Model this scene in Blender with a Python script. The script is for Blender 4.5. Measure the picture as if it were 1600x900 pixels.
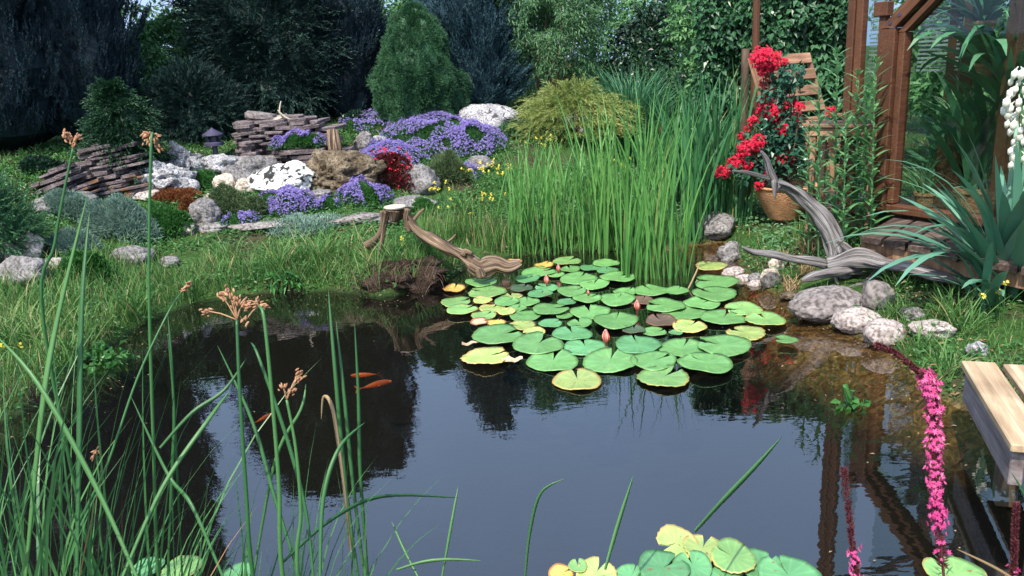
import bpy, math, random
import numpy as np
from mathutils import Vector, Matrix, noise

random.seed(7); RNG = np.random.default_rng(7)
R = math.radians
for o in list(bpy.data.objects): bpy.data.objects.remove(o)
scn = bpy.context.scene
COL = scn.collection

# ------------------------------------------------------------------ camera
H = 1.5; PITCH = R(16.0); ROLL = R(3.4); FPX = 1250.0
cf = Vector((0, math.cos(PITCH), -math.sin(PITCH)))
cu0 = Vector((0, math.sin(PITCH), math.cos(PITCH))); cr0 = Vector((1, 0, 0))
cr = cr0*math.cos(ROLL) - cu0*math.sin(ROLL)
cu = cr0*math.sin(ROLL) + cu0*math.cos(ROLL)
cam = bpy.data.cameras.new('camera'); camo = bpy.data.objects.new('camera', cam); COL.objects.link(camo)
m = Matrix.Identity(4)
for i in range(3):
    m[i][0] = cr[i]; m[i][1] = cu[i]; m[i][2] = -cf[i]
m[2][3] = H
camo.matrix_world = m
cam.sensor_width = 36; cam.lens = 36*FPX/1600; cam.clip_start = 0.02; cam.clip_end = 500
cam.dof.use_dof = True; cam.dof.focus_distance = 4.6; cam.dof.aperture_fstop = 13
scn.camera = camo

# ------------------------------------------------------------------ light
SUN_EL = R(54); SUN_AZ = R(-62)          # azimuth from +y, towards -x (left)
sd = Vector((math.sin(SUN_AZ)*math.cos(SUN_EL), math.cos(SUN_AZ)*math.cos(SUN_EL)*1.0, math.sin(SUN_EL)))
SUN_AZ = R(-154)
sd = Vector((math.sin(SUN_AZ)*math.cos(SUN_EL), math.cos(SUN_AZ)*math.cos(SUN_EL), math.sin(SUN_EL)))
w = bpy.data.worlds.new('World'); scn.world = w; w.use_nodes = True
nt = w.node_tree; bg = nt.nodes['Background']; sky = nt.nodes.new('ShaderNodeTexSky'); sky.sky_type = 'NISHITA'
sky.sun_disc = False; sky.sun_elevation = SUN_EL; sky.sun_rotation = SUN_AZ
sky.air_density = 1.3; sky.dust_density = 7.0; sky.ozone_density = 1.2
tcw = nt.nodes.new('ShaderNodeTexCoord'); cz = nt.nodes.new('ShaderNodeTexNoise'); cz.inputs['Scale'].default_value = 1.6; cz.inputs['Detail'].default_value = 6
nt.links.new(tcw.outputs['Generated'], cz.inputs['Vector'])
cmr = nt.nodes.new('ShaderNodeMapRange'); cmr.inputs[1].default_value = .3; cmr.inputs[2].default_value = .75; cmr.inputs[3].default_value = .40; cmr.inputs[4].default_value = .75
cmx = nt.nodes.new('ShaderNodeMix'); cmx.data_type = 'RGBA'; nt.links.new(cz.outputs['Fac'], cmr.inputs[0]); nt.links.new(cmr.outputs[0], cmx.inputs[0])
nt.links.new(sky.outputs[0], cmx.inputs['A']); cmx.inputs['B'].default_value = (4.3, 6.2, 9.8, 1)      # thin bright high cloud
nt.links.new(cmx.outputs['Result'], bg.inputs[0]); bg.inputs[1].default_value = 0.15
sl = bpy.data.lights.new('sun', 'SUN'); sl.energy = 4.4; sl.angle = R(0.6); sl.color = (1, 0.94, 0.83)
so = bpy.data.objects.new('sun', sl); COL.objects.link(so)
so.rotation_euler = sd.to_track_quat('Z', 'Y').to_euler()
scn.view_settings.view_transform = 'Standard'; scn.view_settings.look = 'None'
scn.view_settings.exposure = 0.5; scn.view_settings.gamma = 1
scn.cycles.use_denoising = True
scn.cycles.max_bounces = 8; scn.cycles.transparent_max_bounces = 16; scn.cycles.diffuse_bounces = 3
scn.cycles.glossy_bounces = 4; scn.cycles.caustics_reflective = False; scn.cycles.caustics_refractive = False

# ------------------------------------------------------------------ pixel helpers (photo pixels 1600x900)
def ray(px, py): return (cf + cr*((px-800)/FPX) + cu*((450-py)/FPX))
def P(px, py, z=0.0):
    d = ray(px, py); t = (z-H)/d.z
    return Vector((d.x*t, d.y*t, z))
def Q(px, py, Y):
    d = ray(px, py); t = Y/d.y
    return Vector((d.x*t, Y, H+d.z*t))

# ------------------------------------------------------------------ pond and terrain
pond_px = [(600,466),(650,453),(700,437),(735,418),(800,402),(860,394),(950,392),(1040,394),(1085,384),(1130,378),(1150,400),
           (1160,425),(1195,452),(1240,470),(1262,497),(1320,516),(1370,538),(1415,570),(1440,605),(1500,640),(1560,655),(1640,670),(1800,690)]
pond = [P(*p) for p in pond_px]
pond += [Vector((4.2,3.0,0)), Vector((4.3,1.9,0)), Vector((3,1.15,0)), Vector((1,1.0,0)), Vector((-1,1.0,0)), Vector((-2.6,1.3,0)), Vector((-3.2,2.0,0))]
pond += [P(*p) for p in [(-140,705),(-10,670),(50,640),(100,602),(150,556),(222,508),(305,474),(430,458),(520,456)]]
PG = np.array([(p.x, p.y) for p in pond])
def sdf(x, y):
    x = np.asarray(x, float); y = np.asarray(y, float)
    best = np.full(x.shape, 1e9); inside = np.zeros(x.shape, bool)
    for i in range(len(PG)):
        a = PG[i]; b = PG[(i+1) % len(PG)]; e = b-a
        t = np.clip(((x-a[0])*e[0]+(y-a[1])*e[1])/(e@e), 0, 1)
        best = np.minimum(best, (x-a[0]-t*e[0])**2+(y-a[1]-t*e[1])**2)
        c = ((a[1] > y) != (b[1] > y)) & (x < (b[0]-a[0])*(y-a[1])/((b[1]-a[1]) or 1e-9)+a[0])
        inside ^= c
    d = np.sqrt(best)
    return np.where(inside, -d, d)
def sstep(a, b, x):
    t = np.clip((x-a)/(b-a), 0, 1); return t*t*(3-2*t)
SH = P(1275, 520)
def height(x, y):
    x = np.asarray(x, float); y = np.asarray(y, float)
    d = sdf(x, y)
    L = np.interp(d, [0,.04,.12,.5,1.5,2.7,3.5,6,60], [0,.045,.08,.15,.40,.74,.90,.98,1.1])
    Rr = np.interp(d, [0,.04,.12,.5,1.5,3,6,60], [0,.035,.06,.1,.18,.26,.34,.6])
    s = sstep(.5, 1.6, x); hh = L*(1-s)+Rr*s
    near = sstep(2.2, 1.0, y); hh = hh*(1-near)+Rr*near*.5
    dep = -np.interp(-d, [0,.05,.15,.45,1.0,3], [0,.03,.1,.34,.6,.8])
    g = np.exp(-(((x-SH.x)/.6)**2+((y-SH.y)/.48)**2))
    dep = dep*(1-.82*g)
    bump = .012*np.sin(x*7.1+1.3*np.sin(y*5.3))*np.sin(y*6.7+np.sin(x*4.1)) + .006*np.sin(x*19+y*7)*np.sin(y*17-x*5)
    return np.where(d > 0, hh + bump*np.clip(d*6, 0, 1), dep + bump*np.clip(-d*4, 0, 1))
def hz(x, y): return float(height(np.array([x]), np.array([y]))[0])
def G(px, py, far=14):
    d = ray(px, py); t = np.linspace(0.9, far, 700)
    z = H + d.z*t; g = height(d.x*t, d.y*t)
    i = np.argmax(z < g)
    if z[i] >= g[i]: i = len(t)-1
    return Vector((d.x*t[i], d.y*t[i], float(max(g[i], -9))))
def ppm(Pt):   # metres per photo pixel at a point
    return (Pt-Vector((0,0,H))).dot(cf)/FPX

# ------------------------------------------------------------------ mesh builder
ORG = {}
class MB:
    def __init__(s): s.V=[]; s.F=[]; s.r=[]; s.g=[]; s.n=0; s.hasg=False
    def add(s, V, F, r=None, g=None):
        V = np.asarray(V, float).reshape(-1,3); F = np.asarray(F, int)
        s.V.append(V); s.F.append(F+s.n)
        s.r.append(np.full(len(F), random.random()) if r is None else np.broadcast_to(np.asarray(r, float), (len(F),)))
        if g is not None: s.hasg = True; s.g.append(np.asarray(g, float))
        else: s.g.append(V.copy())
        s.n += len(V); return s
    def addlist(s, V, faces, r=None, g=None):
        by = {}
        for f in faces: by.setdefault(len(f), []).append(f)
        first = True; base = s.n
        rr = random.random() if r is None else r
        for k, fs in by.items():
            if first: s.add(V, fs, np.full(len(fs), rr), g); first = False
            else:
                s.F.append(np.array(fs, int)+base); s.r.append(np.full(len(fs), rr))
        return s
    def build(s, name, mat, parent=None, origin=None, smooth=False):
        V = np.concatenate(s.V)
        if parent is not None: o0 = ORG[parent.name]
        else: o0 = origin if origin is not None else Vector(V[V[:,2].argmin()].tolist())
        V = V - np.array(o0)
        me = bpy.data.meshes.new(name)
        me.vertices.add(len(V)); me.vertices.foreach_set('co', V.astype(np.float32).ravel())
        tot = [np.full(len(f), f.shape[1]) for f in s.F]; tot = np.concatenate(tot)
        loops = np.concatenate([f.ravel() for f in s.F])
        me.loops.add(len(loops)); me.loops.foreach_set('vertex_index', loops.astype(np.int32))
        me.polygons.add(len(tot)); st = np.concatenate([[0], np.cumsum(tot)[:-1]])
        me.polygons.foreach_set('loop_start', st.astype(np.int32)); me.polygons.foreach_set('loop_total', tot.astype(np.int32))
        me.polygons.foreach_set('use_smooth', np.full(len(tot), bool(smooth)))
        a = me.attributes.new('rnd', 'FLOAT', 'FACE'); a.data.foreach_set('value', np.concatenate(s.r).astype(np.float32))
        if s.hasg:
            a = me.attributes.new('gr', 'FLOAT_VECTOR', 'POINT'); a.data.foreach_set('vector', np.concatenate(s.g).astype(np.float32).ravel())
        me.update(calc_edges=True); me.validate()
        me.materials.append(mat)
        o = bpy.data.objects.new(name, me); COL.objects.link(o)
        if parent is not None: o.parent = parent
        else: o.location = o0
        ORG[o.name] = Vector(o0)
        return o
def tag(o, label=None, cat=None, group=None, kind=None):
    if label: o['label'] = label
    if cat: o['category'] = cat
    if group: o['group'] = group
    if kind: o['kind'] = kind
    return o
def thing(name, label, cat, loc, group=None):
    o = bpy.data.objects.new(name, None); COL.objects.link(o); o.location = loc; o.empty_display_size = .1
    ORG[o.name] = Vector(loc); return tag(o, label, cat, group)

# ------------------------------------------------------------------ materials
def new_mat(name):
    m = bpy.data.materials.new(name); m.use_nodes = True; n = m.node_tree.nodes; l = m.node_tree.links
    return m, n, l, n['Principled BSDF'], n['Material Output']
def ramp(n, stops):
    r = n.new('ShaderNodeValToRGB'); e = r.color_ramp.elements
    while len(e) > len(stops): e.remove(e[-1])
    while len(e) < len(stops): e.new(.5)
    for k, (p, c) in enumerate(stops): e[k].position = p; e[k].color = (*c, 1)
    return r
def leaf_mat(name, cols, trans=.25, rough=.5, spec=.35, noise_scale=3.0, nmix=.35, odd=None, oddp=.07):
    """colour differs leaf by leaf, plus a slow clump to clump drift"""
    m, n, l, b, out = new_mat(name)
    at = n.new('ShaderNodeAttribute'); at.attribute_name = 'rnd'
    tc = n.new('ShaderNodeTexCoord'); nz = n.new('ShaderNodeTexNoise'); nz.inputs['Scale'].default_value = noise_scale; nz.inputs['Detail'].default_value = 3
    l.new(tc.outputs['Object'], nz.inputs['Vector'])
    mx = n.new('ShaderNodeMix'); mx.inputs['Factor'].default_value = nmix
    l.new(at.outputs['Fac'], mx.inputs['A']); 
    mr = n.new('ShaderNodeMapRange'); mr.inputs[1].default_value=.3; mr.inputs[2].default_value=.7
    l.new(nz.outputs['Fac'], mr.inputs[0]); l.new(mr.outputs[0], mx.inputs['B'])
    k = len(cols); r = ramp(n, [(i/(k-1), c) for i, c in enumerate(cols)])
    l.new(mx.outputs[0], r.inputs[0]); colr = r.outputs[0]
    if odd:
        f1 = n.new('ShaderNodeMath'); f1.operation='MULTIPLY'; f1.inputs[1].default_value=37.7; l.new(at.outputs['Fac'], f1.inputs[0])
        f2 = n.new('ShaderNodeMath'); f2.operation='FRACT'; l.new(f1.outputs[0], f2.inputs[0])
        f3 = n.new('ShaderNodeMath'); f3.operation='GREATER_THAN'; f3.inputs[1].default_value=1-oddp; l.new(f2.outputs[0], f3.inputs[0])
        om = n.new('ShaderNodeMix'); om.data_type='RGBA'; l.new(f3.outputs[0], om.inputs[0]); l.new(colr, om.inputs['A']); om.inputs['B'].default_value=(*odd,1); colr = om.outputs['Result']
    l.new(colr, b.inputs['Base Color'])
    b.inputs['Roughness'].default_value = rough; b.inputs['Specular IOR Level'].default_value = spec
    if trans > 0:
        t = n.new('ShaderNodeBsdfTranslucent'); l.new(colr, t.inputs[0])
        ms = n.new('ShaderNodeMixShader'); ms.inputs[0].default_value = trans
        l.new(b.outputs[0], ms.inputs[1]); l.new(t.outputs[0], ms.inputs[2]); l.new(ms.outputs[0], out.inputs[0])
    return m
def rock_mat(name, c1, c2, c3, scale=6, bump=.5, lichen=None, lich_amt=.5, lscale=9, streak=1.0):
    m, n, l, b, out = new_mat(name)
    tc = n.new('ShaderNodeTexCoord'); mp = n.new('ShaderNodeMapping'); mp.inputs['Scale'].default_value = (1,1,streak)
    l.new(tc.outputs['Object'], mp.inputs[0])
    a = n.new('ShaderNodeTexNoise'); a.inputs['Scale'].default_value = scale; a.inputs['Detail'].default_value = 8; a.inputs['Roughness'].default_value=.7
    l.new(mp.outputs[0], a.inputs['Vector'])
    r = ramp(n, [(.3, c1), (.5, c2), (.68, c3)]); l.new(a.outputs['Fac'], r.inputs[0])
    col = r.outputs[0]
    v = n.new('ShaderNodeTexNoise'); v.inputs['Scale'].default_value = scale*7; v.inputs['Detail'].default_value = 5
    l.new(mp.outputs[0], v.inputs['Vector'])
    mm = n.new('ShaderNodeMix'); mm.data_type='RGBA'; mm.blend_type='MULTIPLY'; mm.inputs[0].default_value=.9
    r2 = ramp(n, [(.36,(.32,.31,.30)),(.52,(.9,.9,.9)),(.62,(1.1,1.1,1.1))]); l.new(v.outputs['Fac'], r2.inputs[0])
    l.new(col, mm.inputs['A']); l.new(r2.outputs[0], mm.inputs['B']); col = mm.outputs['Result']
    if lichen:
        z = n.new('ShaderNodeTexNoise'); z.inputs['Scale'].default_value = lscale; z.inputs['Detail'].default_value = 4; z.inputs['Distortion'].default_value=.6
        l.new(tc.outputs['Object'], z.inputs['Vector'])
        q = ramp(n, [(lich_amt-.03,(0,0,0)),(lich_amt+.03,(1,1,1))]); l.new(z.outputs['Fac'], q.inputs[0])
        m3 = n.new('ShaderNodeMix'); m3.data_type='RGBA'; l.new(q.outputs[0], m3.inputs[0]); l.new(col, m3.inputs['A']); m3.inputs['B'].default_value=(*lichen,1)
        col = m3.outputs['Result']
    l.new(col, b.inputs['Base Color']); b.inputs['Roughness'].default_value=.9; b.inputs['Specular IOR Level'].default_value=.25
    bp = n.new('ShaderNodeBump'); bp.inputs['Strength'].default_value=bump; bp.inputs['Distance'].default_value=.02
    ad = n.new('ShaderNodeMath'); ad.operation='ADD'; l.new(a.outputs['Fac'], ad.inputs[0]); l.new(v.outputs['Fac'], ad.inputs[1])
    l.new(ad.outputs[0], bp.inputs['Height']); l.new(bp.outputs[0], b.inputs['Normal'])
    return m
def wood_mat(name, c1, c2, c3=None, scale=(30,30,2), rough=.8, attr=False, bump=.4, spec=.3):
    m, n, l, b, out = new_mat(name)
    if attr: tc = n.new('ShaderNodeAttribute'); tc.attribute_name='gr'; src = tc.outputs['Vector']
    else: tc = n.new('ShaderNodeTexCoord'); src = tc.outputs['Object']
    mp = n.new('ShaderNodeMapping'); mp.inputs['Scale'].default_value = scale; l.new(src, mp.inputs[0])
    a = n.new('ShaderNodeTexNoise'); a.inputs['Scale'].default_value=1; a.inputs['Detail'].default_value=7; a.inputs['Roughness'].default_value=.65; a.inputs['Distortion'].default_value=1.1 if attr and bump>=.8 else .4
    l.new(mp.outputs[0], a.inputs['Vector'])
    stops = [(.32,c1),(.55,c2)] + ([(.7,c3)] if c3 else [])
    r = ramp(n, stops); l.new(a.outputs['Fac'], r.inputs[0])
    if attr:
        n2 = n.new('ShaderNodeTexNoise'); n2.inputs['Scale'].default_value=2.6; n2.inputs['Detail'].default_value=5; n2.inputs['Distortion'].default_value=1.2; l.new(src, n2.inputs['Vector'])
        lo_ = .35 if bump>=.8 else .75; r3 = ramp(n, [(.36,(lo_,lo_*.96,lo_*.92)),(.5,(.9,.89,.87)),(.62,(1.12,1.1,1.06))]); l.new(n2.outputs['Fac'], r3.inputs[0])
        m9 = n.new('ShaderNodeMix'); m9.data_type='RGBA'; m9.blend_type='MULTIPLY'; m9.inputs[0].default_value=1; l.new(r.outputs[0], m9.inputs['A']); l.new(r3.outputs[0], m9.inputs['B']); rout = m9.outputs['Result']
    else: rout = r.outputs[0]
    ra = n.new('ShaderNodeAttribute'); ra.attribute_name='rnd'
    mr = n.new('ShaderNodeMapRange'); mr.inputs[3].default_value=.72; mr.inputs[4].default_value=1.12; l.new(ra.outputs['Fac'], mr.inputs[0])
    mm = n.new('ShaderNodeMix'); mm.data_type='RGBA'; mm.blend_type='MULTIPLY'; mm.inputs[0].default_value=1
    l.new(rout, mm.inputs['A']); l.new(mr.outputs[0], mm.inputs['B'])
    l.new(mm.outputs['Result'], b.inputs['Base Color']); b.inputs['Roughness'].default_value=rough; b.inputs['Specular IOR Level'].default_value=spec
    bp = n.new('ShaderNodeBump'); bp.inputs['Strength'].default_value=bump; bp.inputs['Distance'].default_value=.006
    l.new(a.outputs['Fac'], bp.inputs['Height']); l.new(bp.outputs[0], b.inputs['Normal'])
    return m
def plain(name, c, rough=.6, metal=0, spec=.5):
    m, n, l, b, out = new_mat(name); 
    nz = n.new('ShaderNodeTexNoise'); nz.inputs['Scale'].default_value=14; nz.inputs['Detail'].default_value=5
    tc = n.new('ShaderNodeTexCoord'); l.new(tc.outputs['Object'], nz.inputs['Vector'])
    r = ramp(n, [(.3,tuple(x*.7 for x in c)),(.7,tuple(min(1,x*1.15) for x in c))]); l.new(nz.outputs['Fac'], r.inputs[0]); l.new(r.outputs[0], b.inputs['Base Color'])
    b.inputs['Roughness'].default_value=rough; b.inputs['Metallic'].default_value=metal; b.inputs['Specular IOR Level'].default_value=spec
    return m

MT = {}
MT['yew']    = leaf_mat('dark_blue_conifer', [(.005,.013,.018),(.012,.030,.042),(.034,.074,.096)], .05, .55, .3, 2.5)
MT['yew2']   = leaf_mat('dark_yew_foliage', [(.006,.018,.017),(.014,.040,.034),(.036,.090,.068)], .05, .55, .3, 2.5)
MT['lacy']   = leaf_mat('lacy_cypress', [(.010,.035,.018),(.018,.062,.028),(.03,.10,.04)], .1, .5, .3)
MT['spruce'] = leaf_mat('dwarf_spruce', [(.022,.08,.04),(.042,.13,.058),(.08,.20,.085)], .1, .55, .3, 5)
MT['blue']   = leaf_mat('blue_cypress', [(.016,.042,.060),(.038,.088,.112),(.085,.18,.21)], .08, .55, .3, 3)
MT['brush']  = leaf_mat('bright_shrub', [(.06,.17,.06),(.11,.27,.10),(.20,.40,.17)], .3)
MT['mid']    = leaf_mat('mid_green_shrub', [(.06,.15,.07),(.11,.24,.11),(.20,.36,.18)], .28)
MT['hedge']  = leaf_mat('hedge_leaves', [(.022,.08,.038),(.045,.14,.06),(.09,.22,.10)], .22, .38, .5)
MT['ivy']    = leaf_mat('dark_leaves', [(.008,.028,.016),(.016,.05,.028),(.035,.09,.045)], .12, .35, .5)
MT['misc']   = leaf_mat('fountain_grass', [(.03,.12,.06),(.06,.20,.10),(.12,.30,.15)], .25)
MT['golden'] = leaf_mat('golden_foliage', [(.14,.22,.06),(.29,.36,.11),(.52,.54,.22)], .25)
MT['reed']   = leaf_mat('reed_blades', [(.055,.19,.05),(.115,.31,.075),(.23,.45,.13)], .3, .42, .4, 1.5, .35, (.30,.28,.12), .025)
MT['iris']   = leaf_mat('dark_iris_blades', [(.025,.11,.045),(.05,.18,.065),(.10,.27,.095)], .25, .42, .4, 1.5, .35, (.30,.30,.12), .02)
MT['grass']  = leaf_mat('bank_grass', [(.028,.09,.025),(.06,.16,.038),(.13,.27,.07),(.27,.34,.13)], .3, .5, .3, 1.6, .5, (.40,.32,.17), .07)
MT['rush']   = leaf_mat('rush_stems', [(.022,.095,.03),(.05,.165,.05),(.12,.28,.09)], .2, .4, .45, 1.2, .35, (.34,.20,.09), .015)
MT['creep']  = leaf_mat('creeping_leaves', [(.02,.09,.02),(.045,.16,.035),(.09,.24,.06)], .25, .45, .4, 4)
MT['grey']   = leaf_mat('grey_green_cushion', [(.10,.18,.15),(.18,.29,.23),(.30,.41,.33)], .15, .7, .2, 4)
MT['olive']  = leaf_mat('olive_cushion', [(.05,.10,.04),(.10,.16,.07),(.2,.26,.13)], .15, .7, .2, 4)
MT['rust']   = leaf_mat('rust_cushion', [(.12,.03,.015),(.22,.07,.025),(.16,.12,.04)], .1, .7, .2, 4)
MT['purple'] = leaf_mat('purple_petals', [(.15,.11,.36),(.24,.19,.50),(.42,.36,.70)], .25, .6, .2, 5)
MT['yellow'] = leaf_mat('yellow_petals', [(.65,.5,.04),(.8,.7,.08),(.85,.8,.25)], .3, .6, .2)
MT['red']    = leaf_mat('red_petals', [(.45,.008,.03),(.72,.015,.06),(.88,.05,.13)], .25, .5, .3)
MT['maroon'] = leaf_mat('maroon_leaves', [(.05,.012,.012),(.12,.02,.022),(.2,.04,.03)], .15)
MT['pink']   = leaf_mat('magenta_petals', [(.55,.04,.22),(.78,.11,.34),(.92,.30,.50)], .3, .6, .2)
MT['spike']  = leaf_mat('dark_seed_spike', [(.07,.015,.025),(.13,.03,.04),(.10,.07,.03)], .05, .7, .2)
MT['white']  = leaf_mat('cream_petals', [(.72,.74,.60),(.82,.83,.72),(.88,.88,.8)], .3, .5, .3)
MT['yucca']  = leaf_mat('yucca_blades', [(.05,.16,.10),(.09,.24,.16),(.16,.34,.22)], .12, .38, .5, 2)
MT['lily']   = leaf_mat('lily_stalk_leaves', [(.06,.18,.07),(.11,.28,.11),(.20,.40,.17)], .28, .4, .4)
MT['rose']   = leaf_mat('rose_leaves', [(.012,.06,.04),(.03,.11,.065),(.07,.19,.12)], .15, .3, .5)
MT['inside'] = leaf_mat('house_plant_leaves', [(.03,.12,.065),(.06,.19,.09),(.12,.29,.14)], .2, .35, .5)
MT['spider'] = leaf_mat('spider_plant_leaves', [(.08,.24,.09),(.22,.42,.18),(.6,.7,.48)], .25, .4, .4)
MT['straw']  = leaf_mat('dry_straw', [(.16,.10,.05),(.3,.21,.11),(.42,.33,.2)], .15, .8, .2)
MT['brownf'] = leaf_mat('rush_flower_brown', [(.22,.10,.055),(.38,.20,.11),(.52,.33,.2)], .1, .7, .2)
MT['bark']   = wood_mat('bark', (.03,.02,.014),(.09,.06,.04),(.15,.11,.08),(12,12,3))
MT['stemred']= wood_mat('red_twigs', (.14,.06,.04),(.28,.14,.09),None,(12,12,3))
MT['drift']  = wood_mat('driftwood_grey', (.05,.045,.047),(.29,.275,.285),(.68,.67,.68),(8,8,3.6), .85, True, 1.0)
MT['stump']  = wood_mat('weathered_stump', (.05,.028,.016),(.26,.18,.12),(.62,.54,.45),(8,8,4.0), .85, True, .8)
MT['cut']    = plain('cut_wood_top', (.50,.43,.36), .9)
MT['timber'] = wood_mat('brown_timber', (.075,.030,.016),(.13,.054,.028),(.19,.085,.043),(95,95,4.5), .6, True, .15, .35)
MT['deck']   = wood_mat('deck_planks', (.04,.028,.024),(.11,.075,.062),(.19,.14,.12),(30,2,30), .75, True)
MT['chairw'] = wood_mat('chair_wood', (.17,.085,.05),(.33,.19,.12),(.45,.29,.2),(30,2,30), .65, True)
MT['deck2']  = wood_mat('deck_plank_grain', (.035,.025,.022),(.13,.09,.078),(.24,.185,.165),(34,34,2.2), .75, True)
MT['chairw2']= wood_mat('board_grain', (.13,.07,.04),(.27,.16,.10),(.38,.25,.17),(30,30,2.0), .7, True)
MT['jetty']  = wood_mat('jetty_top', (.27,.19,.12),(.45,.34,.22),(.58,.48,.35),(34,2,34), .7, True)
MT['jettys'] = wood_mat('jetty_side', (.12,.10,.10),(.25,.22,.23),(.36,.32,.33),(34,2,34), .8, True)
MT['slate']  = rock_mat('slate_slabs', (.09,.07,.073),(.19,.155,.16),(.33,.28,.285), 7, .7, (.22,.12,.07), .66, 5, 5)
MT['rwhite'] = rock_mat('pale_limestone', (.20,.20,.22),(.40,.40,.42),(.64,.64,.65), 9, .9, (.08,.08,.085), .62, 16)
MT['rspot']  = rock_mat('spotted_rock', (.55,.57,.55),(.75,.77,.75),(.85,.86,.84), 7, .6, (.03,.032,.034), .55, 15)
MT['rgrey']  = rock_mat('grey_rock', (.10,.095,.095),(.22,.21,.21),(.36,.345,.34), 7, .7)
MT['rbrown'] = rock_mat('brown_rock', (.05,.036,.022),(.15,.115,.075),(.28,.235,.17), 7, 1.0)
MT['rcream'] = rock_mat('cream_rock', (.28,.22,.17),(.5,.43,.36),(.68,.63,.57), 7, .5)
MT['rriver'] = rock_mat('river_stone', (.14,.12,.115),(.23,.205,.20),(.33,.30,.29), 5, .35, None)
MT['rpale']  = rock_mat('pale_pebble', (.30,.25,.23),(.40,.345,.325),(.56,.51,.48), 8, .4)
MT['lant']   = plain('lantern_metal', (.05,.045,.09), .5)
MT['terra']  = plain('terracotta', (.52,.26,.13), .85)
MT['fish']   = plain('orange_fish', (.42,.085,.018), .4)
MT['bone']   = wood_mat('bleached_twig', (.4,.33,.26),(.62,.55,.46),(.75,.7,.62),(5,5,1.6), .8, True)

def weave(mat):
    n=mat.node_tree.nodes; l=mat.node_tree.links; b=n['Principled BSDF']; tc=n.new('ShaderNodeTexCoord'); v=n.new('ShaderNodeTexVoronoi'); v.inputs['Scale'].default_value=1
    mp=n.new('ShaderNodeMapping'); mp.inputs['Scale'].default_value=(75,75,150); l.new(tc.outputs['Object'],mp.inputs[0]); l.new(mp.outputs[0],v.inputs['Vector'])
    bp=n.new('ShaderNodeBump'); bp.inputs['Strength'].default_value=.9; bp.inputs['Distance'].default_value=.006; bp.invert=True; l.new(v.outputs['Distance'],bp.inputs['Height']); l.new(bp.outputs[0],b.inputs['Normal'])
weave(MT['terra'])
def ground_mat():
    m, n, l, b, out = new_mat('soil_and_silt')
    tc = n.new('ShaderNodeTexCoord'); geo = n.new('ShaderNodeNewGeometry'); sx = n.new('ShaderNodeSeparateXYZ'); l.new(geo.outputs['Position'], sx.inputs[0])
    a = n.new('ShaderNodeTexNoise'); a.inputs['Scale'].default_value=2.2; a.inputs['Detail'].default_value=8; l.new(tc.outputs['Object'], a.inputs['Vector'])
    f = n.new('ShaderNodeTexNoise'); f.inputs['Scale'].default_value=24; f.inputs['Detail'].default_value=9; f.inputs['Distortion'].default_value=1.5; l.new(tc.outputs['Object'], f.inputs['Vector'])
    soil = ramp(n, [(.3,(.018,.014,.009)),(.5,(.045,.035,.022)),(.72,(.09,.075,.05))]); l.new(f.outputs['Fac'], soil.inputs[0])
    moss = ramp(n, [(.3,(.02,.05,.012)),(.7,(.05,.11,.025))]); l.new(f.outputs['Fac'], moss.inputs[0])
    q = ramp(n, [(.36,(0,0,0)),(.5,(1,1,1))]); l.new(a.outputs['Fac'], q.inputs[0])
    mx = n.new('ShaderNodeMix'); mx.data_type='RGBA'; l.new(q.outputs[0], mx.inputs[0]); l.new(soil.outputs[0], mx.inputs['A']); l.new(moss.outputs[0], mx.inputs['B'])
    silt = ramp(n, [(.3,(.02,.013,.006)),(.5,(.10,.06,.023)),(.70,(.25,.16,.07))]); l.new(f.outputs['Fac'], silt.inputs[0])
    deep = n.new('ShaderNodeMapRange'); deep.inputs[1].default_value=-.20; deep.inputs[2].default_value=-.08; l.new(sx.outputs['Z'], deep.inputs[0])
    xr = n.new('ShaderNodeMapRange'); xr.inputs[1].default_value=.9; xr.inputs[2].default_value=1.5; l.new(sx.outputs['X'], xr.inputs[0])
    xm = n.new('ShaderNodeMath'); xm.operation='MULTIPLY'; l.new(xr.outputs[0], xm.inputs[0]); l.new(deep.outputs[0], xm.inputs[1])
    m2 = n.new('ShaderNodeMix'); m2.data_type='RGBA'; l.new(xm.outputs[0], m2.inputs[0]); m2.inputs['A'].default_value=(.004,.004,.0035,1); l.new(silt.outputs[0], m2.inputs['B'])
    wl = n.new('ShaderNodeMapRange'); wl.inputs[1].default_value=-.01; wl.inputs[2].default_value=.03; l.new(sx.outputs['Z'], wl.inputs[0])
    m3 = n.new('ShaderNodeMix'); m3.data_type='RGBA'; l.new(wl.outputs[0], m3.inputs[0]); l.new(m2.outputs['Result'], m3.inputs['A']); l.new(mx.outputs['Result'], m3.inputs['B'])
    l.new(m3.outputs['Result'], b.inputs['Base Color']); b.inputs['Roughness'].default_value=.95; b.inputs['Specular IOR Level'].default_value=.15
    bp = n.new('ShaderNodeBump'); bp.inputs['Distance'].default_value=.03; bp.inputs['Strength'].default_value=.8; l.new(f.outputs['Fac'], bp.inputs['Height']); l.new(bp.outputs[0], b.inputs['Normal'])
    return m
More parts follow.
